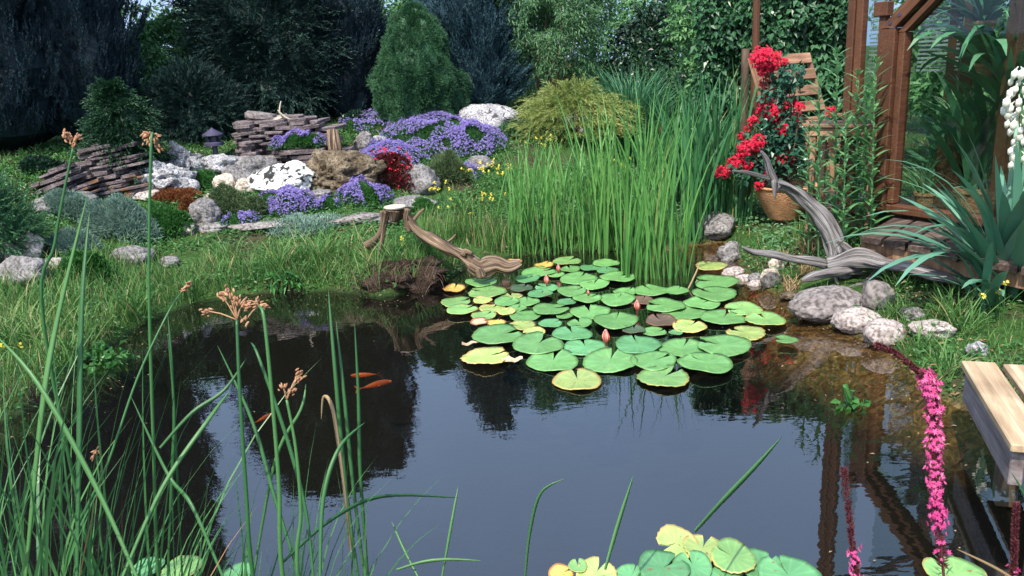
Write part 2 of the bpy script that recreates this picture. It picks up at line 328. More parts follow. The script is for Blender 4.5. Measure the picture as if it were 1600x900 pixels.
def schlick(n, l, f0, nrm=None):
    """reflectance by angle, the same from both sides of the sheet"""
    ge = n.new('ShaderNodeNewGeometry'); d = n.new('ShaderNodeVectorMath'); d.operation='DOT_PRODUCT'
    l.new(ge.outputs['Incoming'], d.inputs[0]); l.new(nrm.outputs[0] if nrm else ge.outputs['Normal'], d.inputs[1])
    def M(op, a, b=None):
        m_ = n.new('ShaderNodeMath'); m_.operation=op
        for k, v in enumerate((a, b)):
            if v is None: continue
            if isinstance(v, (int, float)): m_.inputs[k].default_value=v
            else: l.new(v, m_.inputs[k])
        return m_.outputs[0]
    c = M('ABSOLUTE', d.outputs['Value']); p = M('POWER', M('SUBTRACT', 1.0, c), 5.0); o = M('ADD', M('MULTIPLY', p, 1-f0), f0)
    class R_: outputs=[o]
    return R_
def water_mat():
    m, n, l, b, out = new_mat('pond_water'); n.remove(b)
    g = n.new('ShaderNodeBsdfGlossy'); g.inputs['Roughness'].default_value=.012; g.inputs['Color'].default_value=(1,1,1,1)
    t = n.new('ShaderNodeBsdfTransparent'); t.inputs[0].default_value=(.86,.80,.64,1)
    murk = n.new('ShaderNodeBsdfDiffuse'); murk.inputs[0].default_value=(.010,.012,.012,1)
    m0 = n.new('ShaderNodeMixShader'); m0.inputs[0].default_value=.14; l.new(t.outputs[0], m0.inputs[1]); l.new(murk.outputs[0], m0.inputs[2])
    tc = n.new('ShaderNodeTexCoord'); nz = n.new('ShaderNodeTexNoise'); nz.inputs['Scale'].default_value=9; nz.inputs['Detail'].default_value=2.5
    mp = n.new('ShaderNodeMapping'); mp.inputs['Scale'].default_value=(1,1.8,1); l.new(tc.outputs['Object'], mp.inputs[0]); l.new(mp.outputs[0], nz.inputs['Vector'])
    bp = n.new('ShaderNodeBump'); bp.inputs['Strength'].default_value=.22; bp.inputs['Distance'].default_value=.002; l.new(nz.outputs['Fac'], bp.inputs['Height'])
    l.new(bp.outputs[0], g.inputs['Normal']); fr = schlick(n, l, .13, bp)
    ms = n.new('ShaderNodeMixShader'); l.new(fr.outputs[0], ms.inputs[0]); l.new(m0.outputs[0], ms.inputs[1]); l.new(g.outputs[0], ms.inputs[2]); l.new(ms.outputs[0], out.inputs[0])
    return m
def glass_mat():
    m, n, l, b, out = new_mat('window_glass'); n.remove(b)
    g = n.new('ShaderNodeBsdfGlossy'); g.inputs['Roughness'].default_value=.02
    t = n.new('ShaderNodeBsdfTransparent'); t.inputs[0].default_value=(.78,.84,.82,1)
    fr = schlick(n, l, .04)
    tc = n.new('ShaderNodeTexCoord'); nz = n.new('ShaderNodeTexNoise'); nz.inputs['Scale'].default_value=3; l.new(tc.outputs['Object'], nz.inputs['Vector'])
    bp = n.new('ShaderNodeBump'); bp.inputs['Strength'].default_value=.06; bp.inputs['Distance'].default_value=.01; l.new(nz.outputs['Fac'], bp.inputs['Height']); l.new(bp.outputs[0], g.inputs['Normal'])
    ms = n.new('ShaderNodeMixShader'); l.new(fr.outputs[0], ms.inputs[0]); l.new(t.outputs[0], ms.inputs[1]); l.new(g.outputs[0], ms.inputs[2]); l.new(ms.outputs[0], out.inputs[0])
    return m
MT['glass'] = glass_mat()
def pad_mat(name, base, rim, rimstart, blot):
    """lily pad: radial veins, paler centre spot, rim of its own colour; 'gr' = (cos, sin, r/R)"""
    m, n, l, b, out = new_mat(name)
    at = n.new('ShaderNodeAttribute'); at.attribute_name='gr'; sx = n.new('ShaderNodeSeparateXYZ'); l.new(at.outputs['Vector'], sx.inputs[0])
    tc = n.new('ShaderNodeTexCoord'); nz = n.new('ShaderNodeTexNoise'); nz.inputs['Scale'].default_value=16; nz.inputs['Detail'].default_value=5
    oi = n.new('ShaderNodeObjectInfo'); va = n.new('ShaderNodeVectorMath'); va.operation='ADD'; l.new(tc.outputs['Object'], va.inputs[0]); l.new(oi.outputs['Location'], va.inputs[1]); l.new(va.outputs[0], nz.inputs['Vector'])
    an = n.new('ShaderNodeMath'); an.operation='ARCTAN2'; l.new(sx.outputs['Y'], an.inputs[0]); l.new(sx.outputs['X'], an.inputs[1])
    mu = n.new('ShaderNodeMath'); mu.operation='MULTIPLY'; mu.inputs[1].default_value=13; l.new(an.outputs[0], mu.inputs[0])
    si = n.new('ShaderNodeMath'); si.operation='SINE'; l.new(mu.outputs[0], si.inputs[0])
    vr = ramp(n, [(.0,(.93,.93,.93)),(.93,(.97,.97,.97)),(1,(1.15,1.15,1.05))]); 
    mr = n.new('ShaderNodeMapRange'); mr.inputs[1].default_value=-1; l.new(si.outputs[0], mr.inputs[0]); l.new(mr.outputs[0], vr.inputs[0])
    bl = ramp(n, [(.35, base),(.62, tuple(x*1.25 for x in base)),(.8, blot)]); l.new(nz.outputs['Fac'], bl.inputs[0])
    mm = n.new('ShaderNodeMix'); mm.data_type='RGBA'; mm.blend_type='MULTIPLY'; mm.inputs[0].default_value=1; l.new(bl.outputs[0], mm.inputs['A']); l.new(vr.outputs[0], mm.inputs['B'])
    ad = n.new('ShaderNodeMath'); ad.operation='MULTIPLY_ADD'; ad.inputs[1].default_value=.5; ad.inputs[2].default_value=-.25; l.new(nz.outputs['Fac'], ad.inputs[0])
    a2 = n.new('ShaderNodeMath'); l.new(sx.outputs['Z'], a2.inputs[0]); l.new(ad.outputs[0], a2.inputs[1])
    rr = n.new('ShaderNodeMapRange'); rr.inputs[1].default_value=rimstart; rr.inputs[2].default_value=rimstart+.1; l.new(a2.outputs[0], rr.inputs[0])
    m2 = n.new('ShaderNodeMix'); m2.data_type='RGBA'; l.new(rr.outputs[0], m2.inputs[0]); l.new(mm.outputs['Result'], m2.inputs['A']); m2.inputs['B'].default_value=(*rim,1)
    sp = n.new('ShaderNodeTexNoise'); sp.inputs['Scale'].default_value=55; sp.inputs['Detail'].default_value=2; l.new(va.outputs[0], sp.inputs['Vector'])
    sq = ramp(n, [(.68,(0,0,0)),(.72,(1,1,1))]); l.new(sp.outputs['Fac'], sq.inputs[0])
    m4 = n.new('ShaderNodeMix'); m4.data_type='RGBA'; l.new(sq.outputs[0], m4.inputs[0]); l.new(m2.outputs['Result'], m4.inputs['A']); m4.inputs['B'].default_value=(.20,.12,.05,1)
    hs = n.new('ShaderNodeHueSaturation'); l.new(m4.outputs['Result'], hs.inputs['Color'])
    rv = n.new('ShaderNodeMapRange'); rv.inputs[3].default_value=.8; rv.inputs[4].default_value=1.15; l.new(oi.outputs['Random'], rv.inputs[0]); l.new(rv.outputs[0], hs.inputs['Value'])
    l.new(hs.outputs[0], b.inputs['Base Color']); b.inputs['Roughness'].default_value=.38; b.inputs['Specular IOR Level'].default_value=.5
    bp = n.new('ShaderNodeBump'); bp.inputs['Strength'].default_value=.15; bp.inputs['Distance'].default_value=.002; l.new(mr.outputs[0], bp.inputs['Height']); l.new(bp.outputs[0], b.inputs['Normal'])
    return m
PADM = {
 'g': pad_mat('pad_green', (.115,.27,.085), (.17,.31,.10), .97, (.18,.33,.11)),
 'b': pad_mat('pad_blue_green', (.09,.25,.10), (.13,.28,.12), .97, (.14,.30,.12)),
 'r': pad_mat('pad_green_yellow_rim', (.16,.31,.10), (.45,.38,.11), .93, (.26,.36,.12)),
 'y': pad_mat('pad_yellowing', (.27,.36,.11), (.50,.40,.13), .84, (.42,.38,.11)),
 'o': pad_mat('pad_dying_yellow', (.48,.34,.08), (.36,.17,.05), .80, (.4,.2,.06)),
 'd': pad_mat('pad_dull_dark', (.045,.085,.045), (.09,.07,.045), .9, (.08,.07,.05)),
 'm': pad_mat('pad_bronze', (.10,.065,.045), (.2,.08,.05), .9, (.07,.1,.05)),
 't': pad_mat('pad_dead_tan', (.55,.38,.24), (.3,.14,.07), .72, (.3,.16,.09)),
}

# ------------------------------------------------------------------ shape generators
def unit(v): return v/np.maximum(np.linalg.norm(v, axis=-1, keepdims=True), 1e-9)
def rdir(n): return unit(RNG.normal(size=(n,3)))
def kites(mb, Pb, D, L, W, N=None, r=None, fold=.25):
    """n folded leaves: base, left, tip, right"""
    n = len(Pb); D = unit(D); N = rdir(n) if N is None else N
    S = unit(np.cross(D, N)); U = np.cross(S, D)
    L = np.broadcast_to(L, (n,))[:,None]; W = np.broadcast_to(W, (n,))[:,None]
    mid = Pb + D*L*.45
    V = np.stack([Pb, mid+S*W*.5+U*W*fold, Pb+D*L-U*L*.12, mid-S*W*.5+U*W*fold], 1).reshape(-1,3)
    b = np.arange(n)[:,None]*4
    F = np.concatenate([b+[0,1,2], b+[0,2,3]], 1).reshape(-1,3)
    rr = RNG.random(n) if r is None else r
    mb.add(V, F, np.repeat(rr, 2))
def plumes(mb, Pb, D, L, n, lL, lW, spread=.8, droop=0, cluster_r=None):
    """feathery sprays: n small leaves along each direction"""
    N = len(Pb); D = unit(D); t = np.tile(np.linspace(.02,1,n), N)
    idx = np.repeat(np.arange(N), n); L = np.broadcast_to(L,(N,))
    side = rdir(N*n); Di = D[idx]
    pos = Pb[idx] + Di*(t*L[idx])[:,None]; pos[:,2] -= droop*(t**2)*L[idx]
    side = unit(side - Di*(side*Di).sum(1,keepdims=True))
    dirs = Di + side*spread*(1.1-t*.7)[:,None]; dirs[:,2] -= droop*t
    rr = np.clip((RNG.random(N)[idx])*.6+RNG.random(N*n)*.4, 0, 1)
    kites(mb, pos, dirs, lL*(1.15-.5*t)*RNG.uniform(.7,1.2,N*n), lW, r=rr)
def blades(mb, Pb, hd, L, W, t0, t1, seg=5, twist=None, r=None, wpow=1.0):
    """grass blades; hd heading angle, t0/t1 tilt from vertical at root and tip"""
    n = len(Pb); A = lambda v: np.broadcast_to(np.asarray(v,float),(n,)).copy()
    hd,L,W,t0,t1 = map(A,(hd,L,W,t0,t1))
    tw = RNG.uniform(-1.2,1.2,n) if twist is None else A(twist)
    hx = np.cos(hd); hy = np.sin(hd); p = np.array(Pb, float); Vs=[]
    for k in range(seg+1):
        s = k/seg; th = t0+(t1-t0)*s**1.6
        d = np.stack([hx*np.sin(th), hy*np.sin(th), np.cos(th)],1)
        sd_ = np.stack([-np.sin(hd+tw), np.cos(hd+tw), np.zeros(n)],1)
        w_ = W*(min(1,.7+.6*s) if s<.5 else (1-((s-.5)/.5)**(1.6*wpow))*1.0+.02)*.5
        Vs.append(p - sd_*w_[:,None]); Vs.append(p + sd_*w_[:,None])
        p = p + d*(L/seg)[:,None]
    V = np.stack(Vs,1).reshape(-1,3); b = np.arange(n)[:,None]*(2*(seg+1))
    F = np.concatenate([b+[2*k,2*k+1,2*k+3,2*k+2] for k in range(seg)],1).reshape(-1,4)
    rr = RNG.random(n) if r is None else r
    mb.add(V, F, np.repeat(rr, seg))
def frame_path(pts):
    pts = [Vector(p) for p in pts]; T = []
    for i in range(len(pts)):
        a = pts[max(0,i-1)]; b = pts[min(len(pts)-1,i+1)]; T.append((b-a).normalized())
    u = T[0].orthogonal().normalized(); out=[]
    for i,t in enumerate(T):
        u = (u - t*u.dot(t)).normalized(); out.append((pts[i], t, u, t.cross(u)))
    return out
def smooth_path(pts, rad, k=6):
    pts = [Vector(p) for p in pts]; P2=[]; R2=[]
    n = len(pts)
    for i in range(n-1):
        p0 = pts[max(i-1,0)]; p1=pts[i]; p2=pts[i+1]; p3=pts[min(i+2,n-1)]
        for j in range(k):
            t=j/k; P2.append(.5*((2*p1)+(p2-p0)*t+(2*p0-5*p1+4*p2-p3)*t*t+(3*p1-p0-3*p2+p3)*t*t*t))
            R2.append(rad[i]*(1-t)+rad[i+1]*t)
    P2.append(pts[-1]); R2.append(rad[-1]); return P2,R2
def tube(mb, pts, rad, sides=8, k=5, rough=0, ridge=0, seed=0, flat=1.0, r=None):
    if k>1: pts, rad = smooth_path(pts, rad, k)
    fr = frame_path(pts); V=[]; g=[]; s=0; prev=None
    for i,(p,t,u,v) in enumerate(fr):
        if prev is not None: s += (p-prev).length
        prev = p
        for j in range(sides):
            a = 2*math.pi*j/sides; rr = rad[i]
            if ridge: rr *= 1 + ridge*.9*noise.noise((math.cos(a)*1.1+seed*3, math.sin(a)*1.1, s*7)) - ridge*.7*max(0,noise.noise((math.cos(a)*4.5+seed*2, math.sin(a)*4.5, s*4.0))) + ridge*noise.noise((math.cos(a)*2.6+seed, math.sin(a)*2.6, s*1.8+seed*3)) + ridge*.6*noise.noise((math.cos(a)*7+seed, math.sin(a)*7, s*3))
            if rough: rr *= 1 + rough*noise.noise((math.cos(a)*1.2+seed*7, math.sin(a)*1.2, s*9))
            V.append(p + (u*math.cos(a) + v*math.sin(a)*flat)*rr); g.append((math.cos(a), math.sin(a), s*1.0+seed))
    n = len(fr); F=[[i*sides+j, i*sides+(j+1)%sides, (i+1)*sides+(j+1)%sides, (i+1)*sides+j] for i in range(n-1) for j in range(sides)]
    F.append(list(range(sides))[::-1]); F.append([(n-1)*sides+j for j in range(sides)])
    mb.addlist(np.array([tuple(x) for x in V]), F, r, np.array(g)); return mb
def box(mb, o, ax, ay, az, bev=.004, r=None, grain=1):
    """bevelled box from corner o with edge vectors; grain axis 0/1/2 is stored for the wood material"""
    o, ax, ay, az = map(Vector,(o,ax,ay,az)); L=[ax.length,ay.length,az.length]; U=[ax.normalized(),ay.normalized(),az.normalized()]
    c = o+(ax+ay+az)/2; b=min(bev, min(L)*.3); V=[]; 
    sg=[(sx,sy,sz) for sx in(-1,1) for sy in(-1,1) for sz in(-1,1)]; idx={}
    for s in sg:
        for k in range(3):
            q = [s[i]*(L[i]/2-(0 if i==k else b)) for i in range(3)]
            idx[(s,k)]=len(V); V.append(q)
    F=[]
    for k in range(3):
        i,j=[a for a in range(3) if a!=k]
        for s in(-1,1):
            f=[]
            for (a,bb) in((-1,-1),(1,-1),(1,1),(-1,1)):
                q=[0,0,0]; q[k]=s; q[i]=a; q[j]=bb; f.append(idx[(tuple(q),k)])
            F.append(f)
    for k in range(3):      # edges along axis k
        i,j=[a for a in range(3) if a!=k]
        for a in(-1,1):
            for bb in(-1,1):
                q1=[0,0,0]; q1[i]=a;q1[j]=bb;q1[k]=-1; q2=list(q1); q2[k]=1
                F.append([idx[(tuple(q1),i)],idx[(tuple(q2),i)],idx[(tuple(q2),j)],idx[(tuple(q1),j)]])
    for s in sg: F.append([idx[(s,0)],idx[(s,1)],idx[(s,2)]])
    W=[c+U[0]*q[0]+U[1]*q[1]+U[2]*q[2] for q in V]
    # fix winding
    W=[Vector(x) for x in W]; F2=[]
    for f in F:
        nn=(W[f[1]]-W[f[0]]).cross(W[f[2]]-W[f[0]]); cc=sum((W[x] for x in f),Vector())/len(f)
        F2.append(f if nn.dot(cc-c)>0 else f[::-1])
    off=random.uniform(0,30); gg=[]
    perm={0:(1,0,2),1:(0,1,2),2:(0,2,1)}[grain]
    for q in V: gg.append((q[perm[0]]+off, q[perm[1]]+off, q[perm[2]]+off))
    mb.addlist(np.array([tuple(x) for x in W]),F2,r,np.array(gg)); return mb
def lathe(mb, c, prof, seg=24, r=None, wob=0):
    V=[];F=[];g=[]
    for (rr,z) in prof:
        for j in range(seg):
            a=2*math.pi*j/seg; V.append((c[0]+rr*math.cos(a), c[1]+rr*math.sin(a), c[2]+z)); g.append((math.cos(a)*rr, z, math.sin(a)*rr))
    n=len(prof)
    for i in range(n-1):
        for j in range(seg): F.append([i*seg+j,i*seg+(j+1)%seg,(i+1)*seg+(j+1)%seg,(i+1)*seg+j])
    F.append(list(range(seg))[::-1]); F.append([(n-1)*seg+j for j in range(seg)])
    mb.addlist(np.array(V),F,r,np.array(g)); return mb
import bmesh
def ico(sub):
    bm=bmesh.new(); bmesh.ops.create_icosphere(bm, subdivisions=sub, radius=1)
    V=np.array([v.co[:] for v in bm.verts]); F=np.array([[v.index for v in f.verts] for f in bm.faces]); bm.free(); return V,F
ICO={s:ico(s) for s in (2,3,4,5)}
def rock(mb, c, size, seed, rough=.16, cuts=9, sub=4, pits=0, rotz=0, round_=0):
    V,F=ICO[sub]; rs=np.random.default_rng(seed); n_=unit(rs.normal(size=(cuts,3))); d_=rs.uniform(.62,.95,cuts)
    if round_: d_[:]=rs.uniform(.86,.99,cuts)
    dt=V@n_.T; rad=np.min(np.where(dt>.05, d_/np.maximum(dt,.05), 9),axis=1); rad=np.minimum(rad,1.0)
    out=[]
    for v,rr in zip(V,rad):
        p=Vector(v); q=p*1.7+Vector((seed*1.37,seed*.71,seed*2.1))
        f=1+rough*noise.fractal(q,1.0,2.0,5)*1.0+.055*noise.fractal(q*4.3,.8,2.1,5)-.05*max(0,.18-abs(noise.noise(q*1.9+Vector((9,2,4)))))/.18*(0 if round_ else 1)
        if pits:
            f-=pits*max(0,noise.noise(q*2.6)-.12)*1.3
        out.append(v*rr*f)
    out=np.array(out)*np.array(size)/2; ca,sa=math.cos(rotz),math.sin(rotz)
    X=out[:,0]*ca-out[:,1]*sa; Y=out[:,0]*sa+out[:,1]*ca
    mb.add(np.stack([X+c[0],Y+c[1],out[:,2]+c[2]],1),F); return mb

# ------------------------------------------------------------------ setting: ground, water
def grid_axis(parts):
    a=[]
    for (s,e,st) in parts: a+=list(np.arange(s,e,st))
    return np.array(a+[parts[-1][1]])
def ground():
    xs=grid_axis([(-90,-12,6),(-12,-5,.5),(-5,5,.055),(5,12,.5),(12,90,6)])
    ys=grid_axis([(-30,-2,3),(-2,.9,.3),(.9,9,.05),(9,14,.4),(14,90,5)])
    X,Y=np.meshgrid(xs,ys); Z=height(X,Y); nx=len(xs); ny=len(ys)
    V=np.stack([X.ravel(),Y.ravel(),Z.ravel()],1); i=np.arange((ny-1)*(nx-1)); a=(i//(nx-1))*nx+i%(nx-1)
    F=np.stack([a,a+1,a+nx+1,a+nx],1); mb=MB(); mb.add(V,F,.5)
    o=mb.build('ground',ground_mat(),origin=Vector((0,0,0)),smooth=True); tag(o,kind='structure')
    xs=PG[:,0]; ys=PG[:,1]
    # water sheet: slightly wider than the outline so it meets the bank
    cx,cy=xs.mean(),ys.mean(); V=[(x+(x-cx)*.0,y,0) for x,y in zip(xs,ys)]
    import mathutils
    bm=bmesh.new(); vs=[]
    for i in range(len(PG)):
        a=PG[i-1]; b=PG[i]; c=PG[(i+1)%len(PG)]
        n1=np.array([(b-a)[1],-(b-a)[0]]); n2=np.array([(c-b)[1],-(c-b)[0]]); nn=n1/np.linalg.norm(n1)+n2/np.linalg.norm(n2); nn/=np.linalg.norm(nn)
        t=b+nn*.03
        if sdf([t[0]],[t[1]])[0]<0: t=b-nn*.03
        vs.append(bm.verts.new((t[0],t[1],0)))
    bm.faces.new(vs); bmesh.ops.triangulate(bm,faces=bm.faces[:]); bmesh.ops.recalc_face_normals(bm,faces=bm.faces[:])
    for f in bm.faces:
        if f.normal.z<0: f.normal_flip()
    me=bpy.data.meshes.new('pond_water'); bm.to_mesh(me); bm.free(); me.materials.append(water_mat())
    w=bpy.data.objects.new('pond_water',me); COL.objects.link(w); tag(w,kind='structure')
ground()

# ------------------------------------------------------------------ trees and shrubs
def crown_pts(c, h, prof, n, lobes=.12, seed=0, front=.8, z0=0.0, tuft=.10, tall=False):
    """points and outward normals on a lumpy surface of revolution"""
    k=int(n*1.0); z=RNG.random(k)*(1-z0)+z0; a=RNG.random(k)*2*np.pi
    back=RNG.random(k)<front; a=np.where(back, -np.pi/2+(RNG.random(k)-.5)*np.pi*1.25, a)
    rr=np.interp(z,*prof); P_=[]; Nn=[]
    lump=np.array([noise.noise((math.cos(x)*2.2+seed,math.sin(x)*2.2,zz*h*2.2+seed)) + .6*noise.noise((math.cos(x)*5+seed,math.sin(x)*5,zz*h*5)) for x,zz in zip(a,z)])
    fine=np.array([noise.noise((math.cos(x)*q_*9+seed*5,math.sin(x)*q_*9,zz*h*(9 if not tall else 4.0))) for x,zz,q_ in zip(a,z,rr)])
    rr=rr*(1+lobes*lump*1.6)+np.clip(fine,-.5,.5)*tuft
    Pp=np.stack([c[0]+rr*np.cos(a), c[1]+rr*np.sin(a), c[2]+z*h],1)
    e=.02; sl=(np.interp(np.clip(z+e,0,1),*prof)-np.interp(np.clip(z-e,0,1),*prof))/(2*e*h)
    Nn=unit(np.stack([np.cos(a),np.sin(a),-sl],1)); return Pp,Nn
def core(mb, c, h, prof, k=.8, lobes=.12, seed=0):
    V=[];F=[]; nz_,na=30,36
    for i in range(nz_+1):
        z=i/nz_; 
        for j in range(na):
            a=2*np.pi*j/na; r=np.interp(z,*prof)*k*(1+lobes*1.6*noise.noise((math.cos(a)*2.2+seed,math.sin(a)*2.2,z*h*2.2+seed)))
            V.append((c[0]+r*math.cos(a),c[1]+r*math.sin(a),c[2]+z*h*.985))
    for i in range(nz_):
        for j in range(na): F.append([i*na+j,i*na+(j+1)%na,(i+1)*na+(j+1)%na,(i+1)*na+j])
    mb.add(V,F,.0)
def conifer(name,label,cat,base,h,prof,n,mat,style,seed=0,group=None,L=.16,ll=.035,lw=.010,per=16,lobes=.12,front=.8,kc=.82):
    t=thing(name,label,cat,base,group)
    tm=MB(); tube(tm,[base+Vector((0,0,-.05)),base+Vector((0.02,0,h*.5)),base+Vector((0,0,h*.9))],[.07*h/3+.02,.05*h/3,.01],8,4); tm.build('trunk',MT['bark'],t)
    mb=MB(); c=(base.x,base.y,base.z+.0)
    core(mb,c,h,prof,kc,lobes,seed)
    Pp,Nn=crown_pts(c,h,prof,n,lobes,seed,front,tuft=dict(column=.20,yew=.30,tuft=.07,plume=.26,lacy=.16)[style],tall=style in('column','plume'))
    up=np.array([0,0,1.])
    if style=='column':   D=Nn*.45+up*1.0+rdir(n)*.25; Pp=Pp-Nn*.05; dr=0
    elif style=='yew':    D=Nn*.9+up*.35+rdir(n)*.45; Pp=Pp-Nn*.06; dr=.15
    elif style=='tuft':   D=Nn*1.0+up*.1+rdir(n)*.7; Pp=Pp-Nn*.03; dr=0
    elif style=='plume':  D=Nn*.7+up*.9+rdir(n)*.25; Pp=Pp-Nn*.08; dr=.1
    elif style=='lacy':   D=Nn*1.0+up*.05+rdir(n)*.5; Pp=Pp-Nn*.05; dr=.35
    Ls=L*RNG.uniform(.6,1.25,n)
    plumes(mb,Pp,D,Ls,per,ll,lw,.75,dr)
    mb.build('crown',mat,t); return t
def leafy(mb,c,rad,n,lL,lW,seed=0,thr=-.08,front=.75,droop=.3,shell=.55):
    """broadleaf mass: leaves through an ellipsoid, in clumps with gaps"""
    k=n*2; d=rdir(k); f=RNG.random(k)<front; d[:,1]=np.where(f,-np.abs(d[:,1]),d[:,1])
    rr=shell+(1-shell)*RNG.random(k)**.6
    bump=np.array([noise.noise(Vector((x*1.8+seed,y*1.8,z*1.8))) for x,y,z in d])
    p=d*(rr*(1+.25*bump))[:,None]*np.array(rad)+np.array(c)
    cl=np.array([noise.noise(Vector((x*4.5+seed,y*4.5,z*4.5))) for x,y,z in p]); keep=cl>thr; p=p[keep][:n]; d=d[keep][:n]; m_=len(p)
    if not m_: return
    N=unit(d*.6+np.array([0,-.1,.7])+rdir(m_)*.55); D=unit(d*.6+rdir(m_)*.9+np.array([0,0,-droop]))
    kites(mb,p,D,lL*RNG.uniform(.6,1.25,m_),lW*RNG.uniform(.7,1.2,m_),N)
def shrub(name,label,cat,base,rad,n,mat,lL=.06,lW=.03,seed=0,stems=5,stemmat='bark',group=None,thr=-.08,blobs=None,front=.75,zc=None,shell=.55,srad=.015):
    t=thing(name,label,cat,base,group); rs=random.Random(seed)
    sm=MB()
    for i in range(stems):
        a=rs.uniform(0,6.28); q=rs.uniform(.2,.65)
        p1=base+Vector((math.cos(a)*rad[0]*.12,math.sin(a)*rad[1]*.12,0)); p3=base+Vector((math.cos(a)*rad[0]*q,math.sin(a)*rad[1]*q,rad[2]*rs.uniform(1.0,1.6)))
        tube(sm,[p1-Vector((0,0,.03)),(p1+p3)/2+Vector((rs.uniform(-.05,.05),0,.08)),p3],[srad,srad*.7,srad*.25],6,3,seed=i)
    sm.build('stems',MT[stemmat],t)
    mb=MB()
    cz=rad[2] if zc is None else zc
    for (bx,by,bz,s,q) in (blobs or [(0,0,0,1,1)]):
        leafy(mb,(base.x+bx,base.y+by,base.z+cz+bz),(rad[0]*s,rad[1]*s,rad[2]*s),int(n*q),lL,lW,seed+int(bx*17),thr,front,shell=shell)
    mb.build('foliage',mat,t); return t

COLP=([0,.03,.12,.4,.75,.95,1],[.35,.7,.92,1.0,.85,.45,.05])
def prof(r,p=COLP): return (p[0],[x*r for x in p[1]])
def Gd(px,Y):   # ground point under a photo column at depth Y
    q=Q(px,300,Y); return Vector((q.x,Y,hz(q.x,Y)))
GC='dark conifers behind the rockery'
conifer('columnar_conifer','huge dark blue columnar conifer cut by the left edge of the picture','conifer',Gd(20,8.2),4.6,prof(1.0),8000,MT['yew'],'column',1,GC,.17,.034,.010,22)
conifer('columnar_conifer','huge dark blue columnar conifer whose right flank borders the bright leaves','conifer',Gd(165,8.4),4.4,prof(.56),6000,MT['yew'],'column',2,GC,.17,.034,.010,22)
conifer('dark_yew','broad dark yew with drooping sprays behind the stacked slate wall','conifer',Gd(456,9.8),3.0,prof(.84),6500,MT['yew2'],'yew',3,GC,.26,.05,.013,16,.22)
conifer('columnar_yew','narrow dark upright yew beside the rounded dwarf spruce','conifer',Gd(562,9.7),2.7,prof(.42,([0,.03,.12,.4,.75,.95,1],[.5,.8,.95,1.0,.8,.45,.05])),3200,MT['yew'],'column',4,GC,.2,.045,.012,16)
conifer('dwarf_spruce','rounded mid green dwarf spruce cone between dark yew and blue cypress','conifer',Gd(668,9.1),1.28,([0,.05,.18,.35,.55,.75,.9,1],[.36,.43,.45,.44,.38,.29,.18,.05]),14000,MT['spruce'],'tuft',5,None,.05,.016,.006,12,.26,.8,.9)
conifer('blue_cypress','blue grey feathery cypress to the right of the dwarf spruce','conifer',Gd(756,9.9),2.2,([0,.04,.15,.35,.6,.85,1],[.3,.4,.46,.46,.38,.22,.03]),2600,MT['blue'],'plume',6,None,.30,.055,.014,20,.18)
conifer('false_cypress','small dark green lacy cypress in front of the huge columnar conifer','conifer',G(205,285),.88,([0,.1,.35,.6,.8,1],[.20,.26,.27,.2,.12,.03]),1500,MT['lacy'],'lacy',7,None,.15,.03,.014,14,.3)
conifer('dwarf_pine','bushy dark dwarf pine behind the small lantern','conifer',Gd(325,8.7),.66,([0,.1,.35,.6,.85,1],[.3,.4,.42,.36,.22,.05]),1500,MT['yew2'],'tuft',8,None,.17,.06,.008,18,.3)
conifer('spruce_bush','low bright green spruce bush at the left edge beside grey blocks','conifer',G(-12,392),.50,([0,.1,.35,.6,.85,1],[.24,.30,.28,.2,.12,.02]),1100,MT['spruce'],'tuft',9,None,.14,.035,.007,16,.2)
# tall things beyond: close the view up to the frame's top
B='broad leaved shrubs closing the garden'
shrub('tall_shrub','bright sunlit shrub seen in the gap between the two dark conifer masses','shrub',Gd(292,9.5),(.5,.35,.62),9000,MT['brush'],.075,.035,11,7,group=B)
shrub('tall_shrub','bright leafy shrub peeping out above the rounded dwarf spruce','shrub',Gd(640,11.8),(1.2,.8,.95),8000,MT['brush'],.09,.045,12,7,group=B)
shrub('tall_shrub','wispy grey green shrub with reddish bare twigs right of the blue cypress','shrub',Gd(868,9.9),(.78,.55,1.0),9000,MT['mid'],.075,.016,13,16,'stemred',B,.0,[(0,0,.12,1,1),(-.2,.1,.55,.7,.5),(.3,.1,.45,.7,.5)],srad=.012)
shrub('tall_shrub','mid green shrub filling the gap behind the twiggy shrub','shrub',Gd(800,12.3),(1.4,.9,1.3),9000,MT['mid'],.08,.03,14,6,group=B)
shrub('tall_shrub','mid green loose shrub behind the round fountain grass','shrub',Gd(950,11.6),(1.3,.9,1.3),9000,MT['brush'],.075,.03,15,6,group=B)
shrub('dark_shrub','dark leaved shrub mass between fountain grass and hornbeam hedge','shrub',Gd(1040,10.2),(.75,.6,.95),6500,MT['ivy'],.07,.045,16,6)
shrub('background_hedge','green hedge row far behind the left conifers','hedge',Gd(100,14.5),(4.5,.8,1.75),14000,MT['mid'],.12,.06,17,8,shell=.7)
shrub('background_hedge','green hedge row far behind the middle shrubs','hedge',Gd(800,14.5),(5.0,.8,1.4),18000,MT['brush'],.12,.06,18,8,shell=.7)
shrub('garden_shrub','bright green bushes seen through the greenhouse glass','shrub',Vector((4.9,7.8,.4)),(1.3,.6,.75),8000,MT['brush'],.09,.045,41,6)
shrub('garden_tree','tall green leafy mass beyond the greenhouse roof','tree',Vector((6.6,9.8,.5)),(2.2,1.2,1.5),12000,MT['mid'],.11,.055,42,6,zc=1.5)
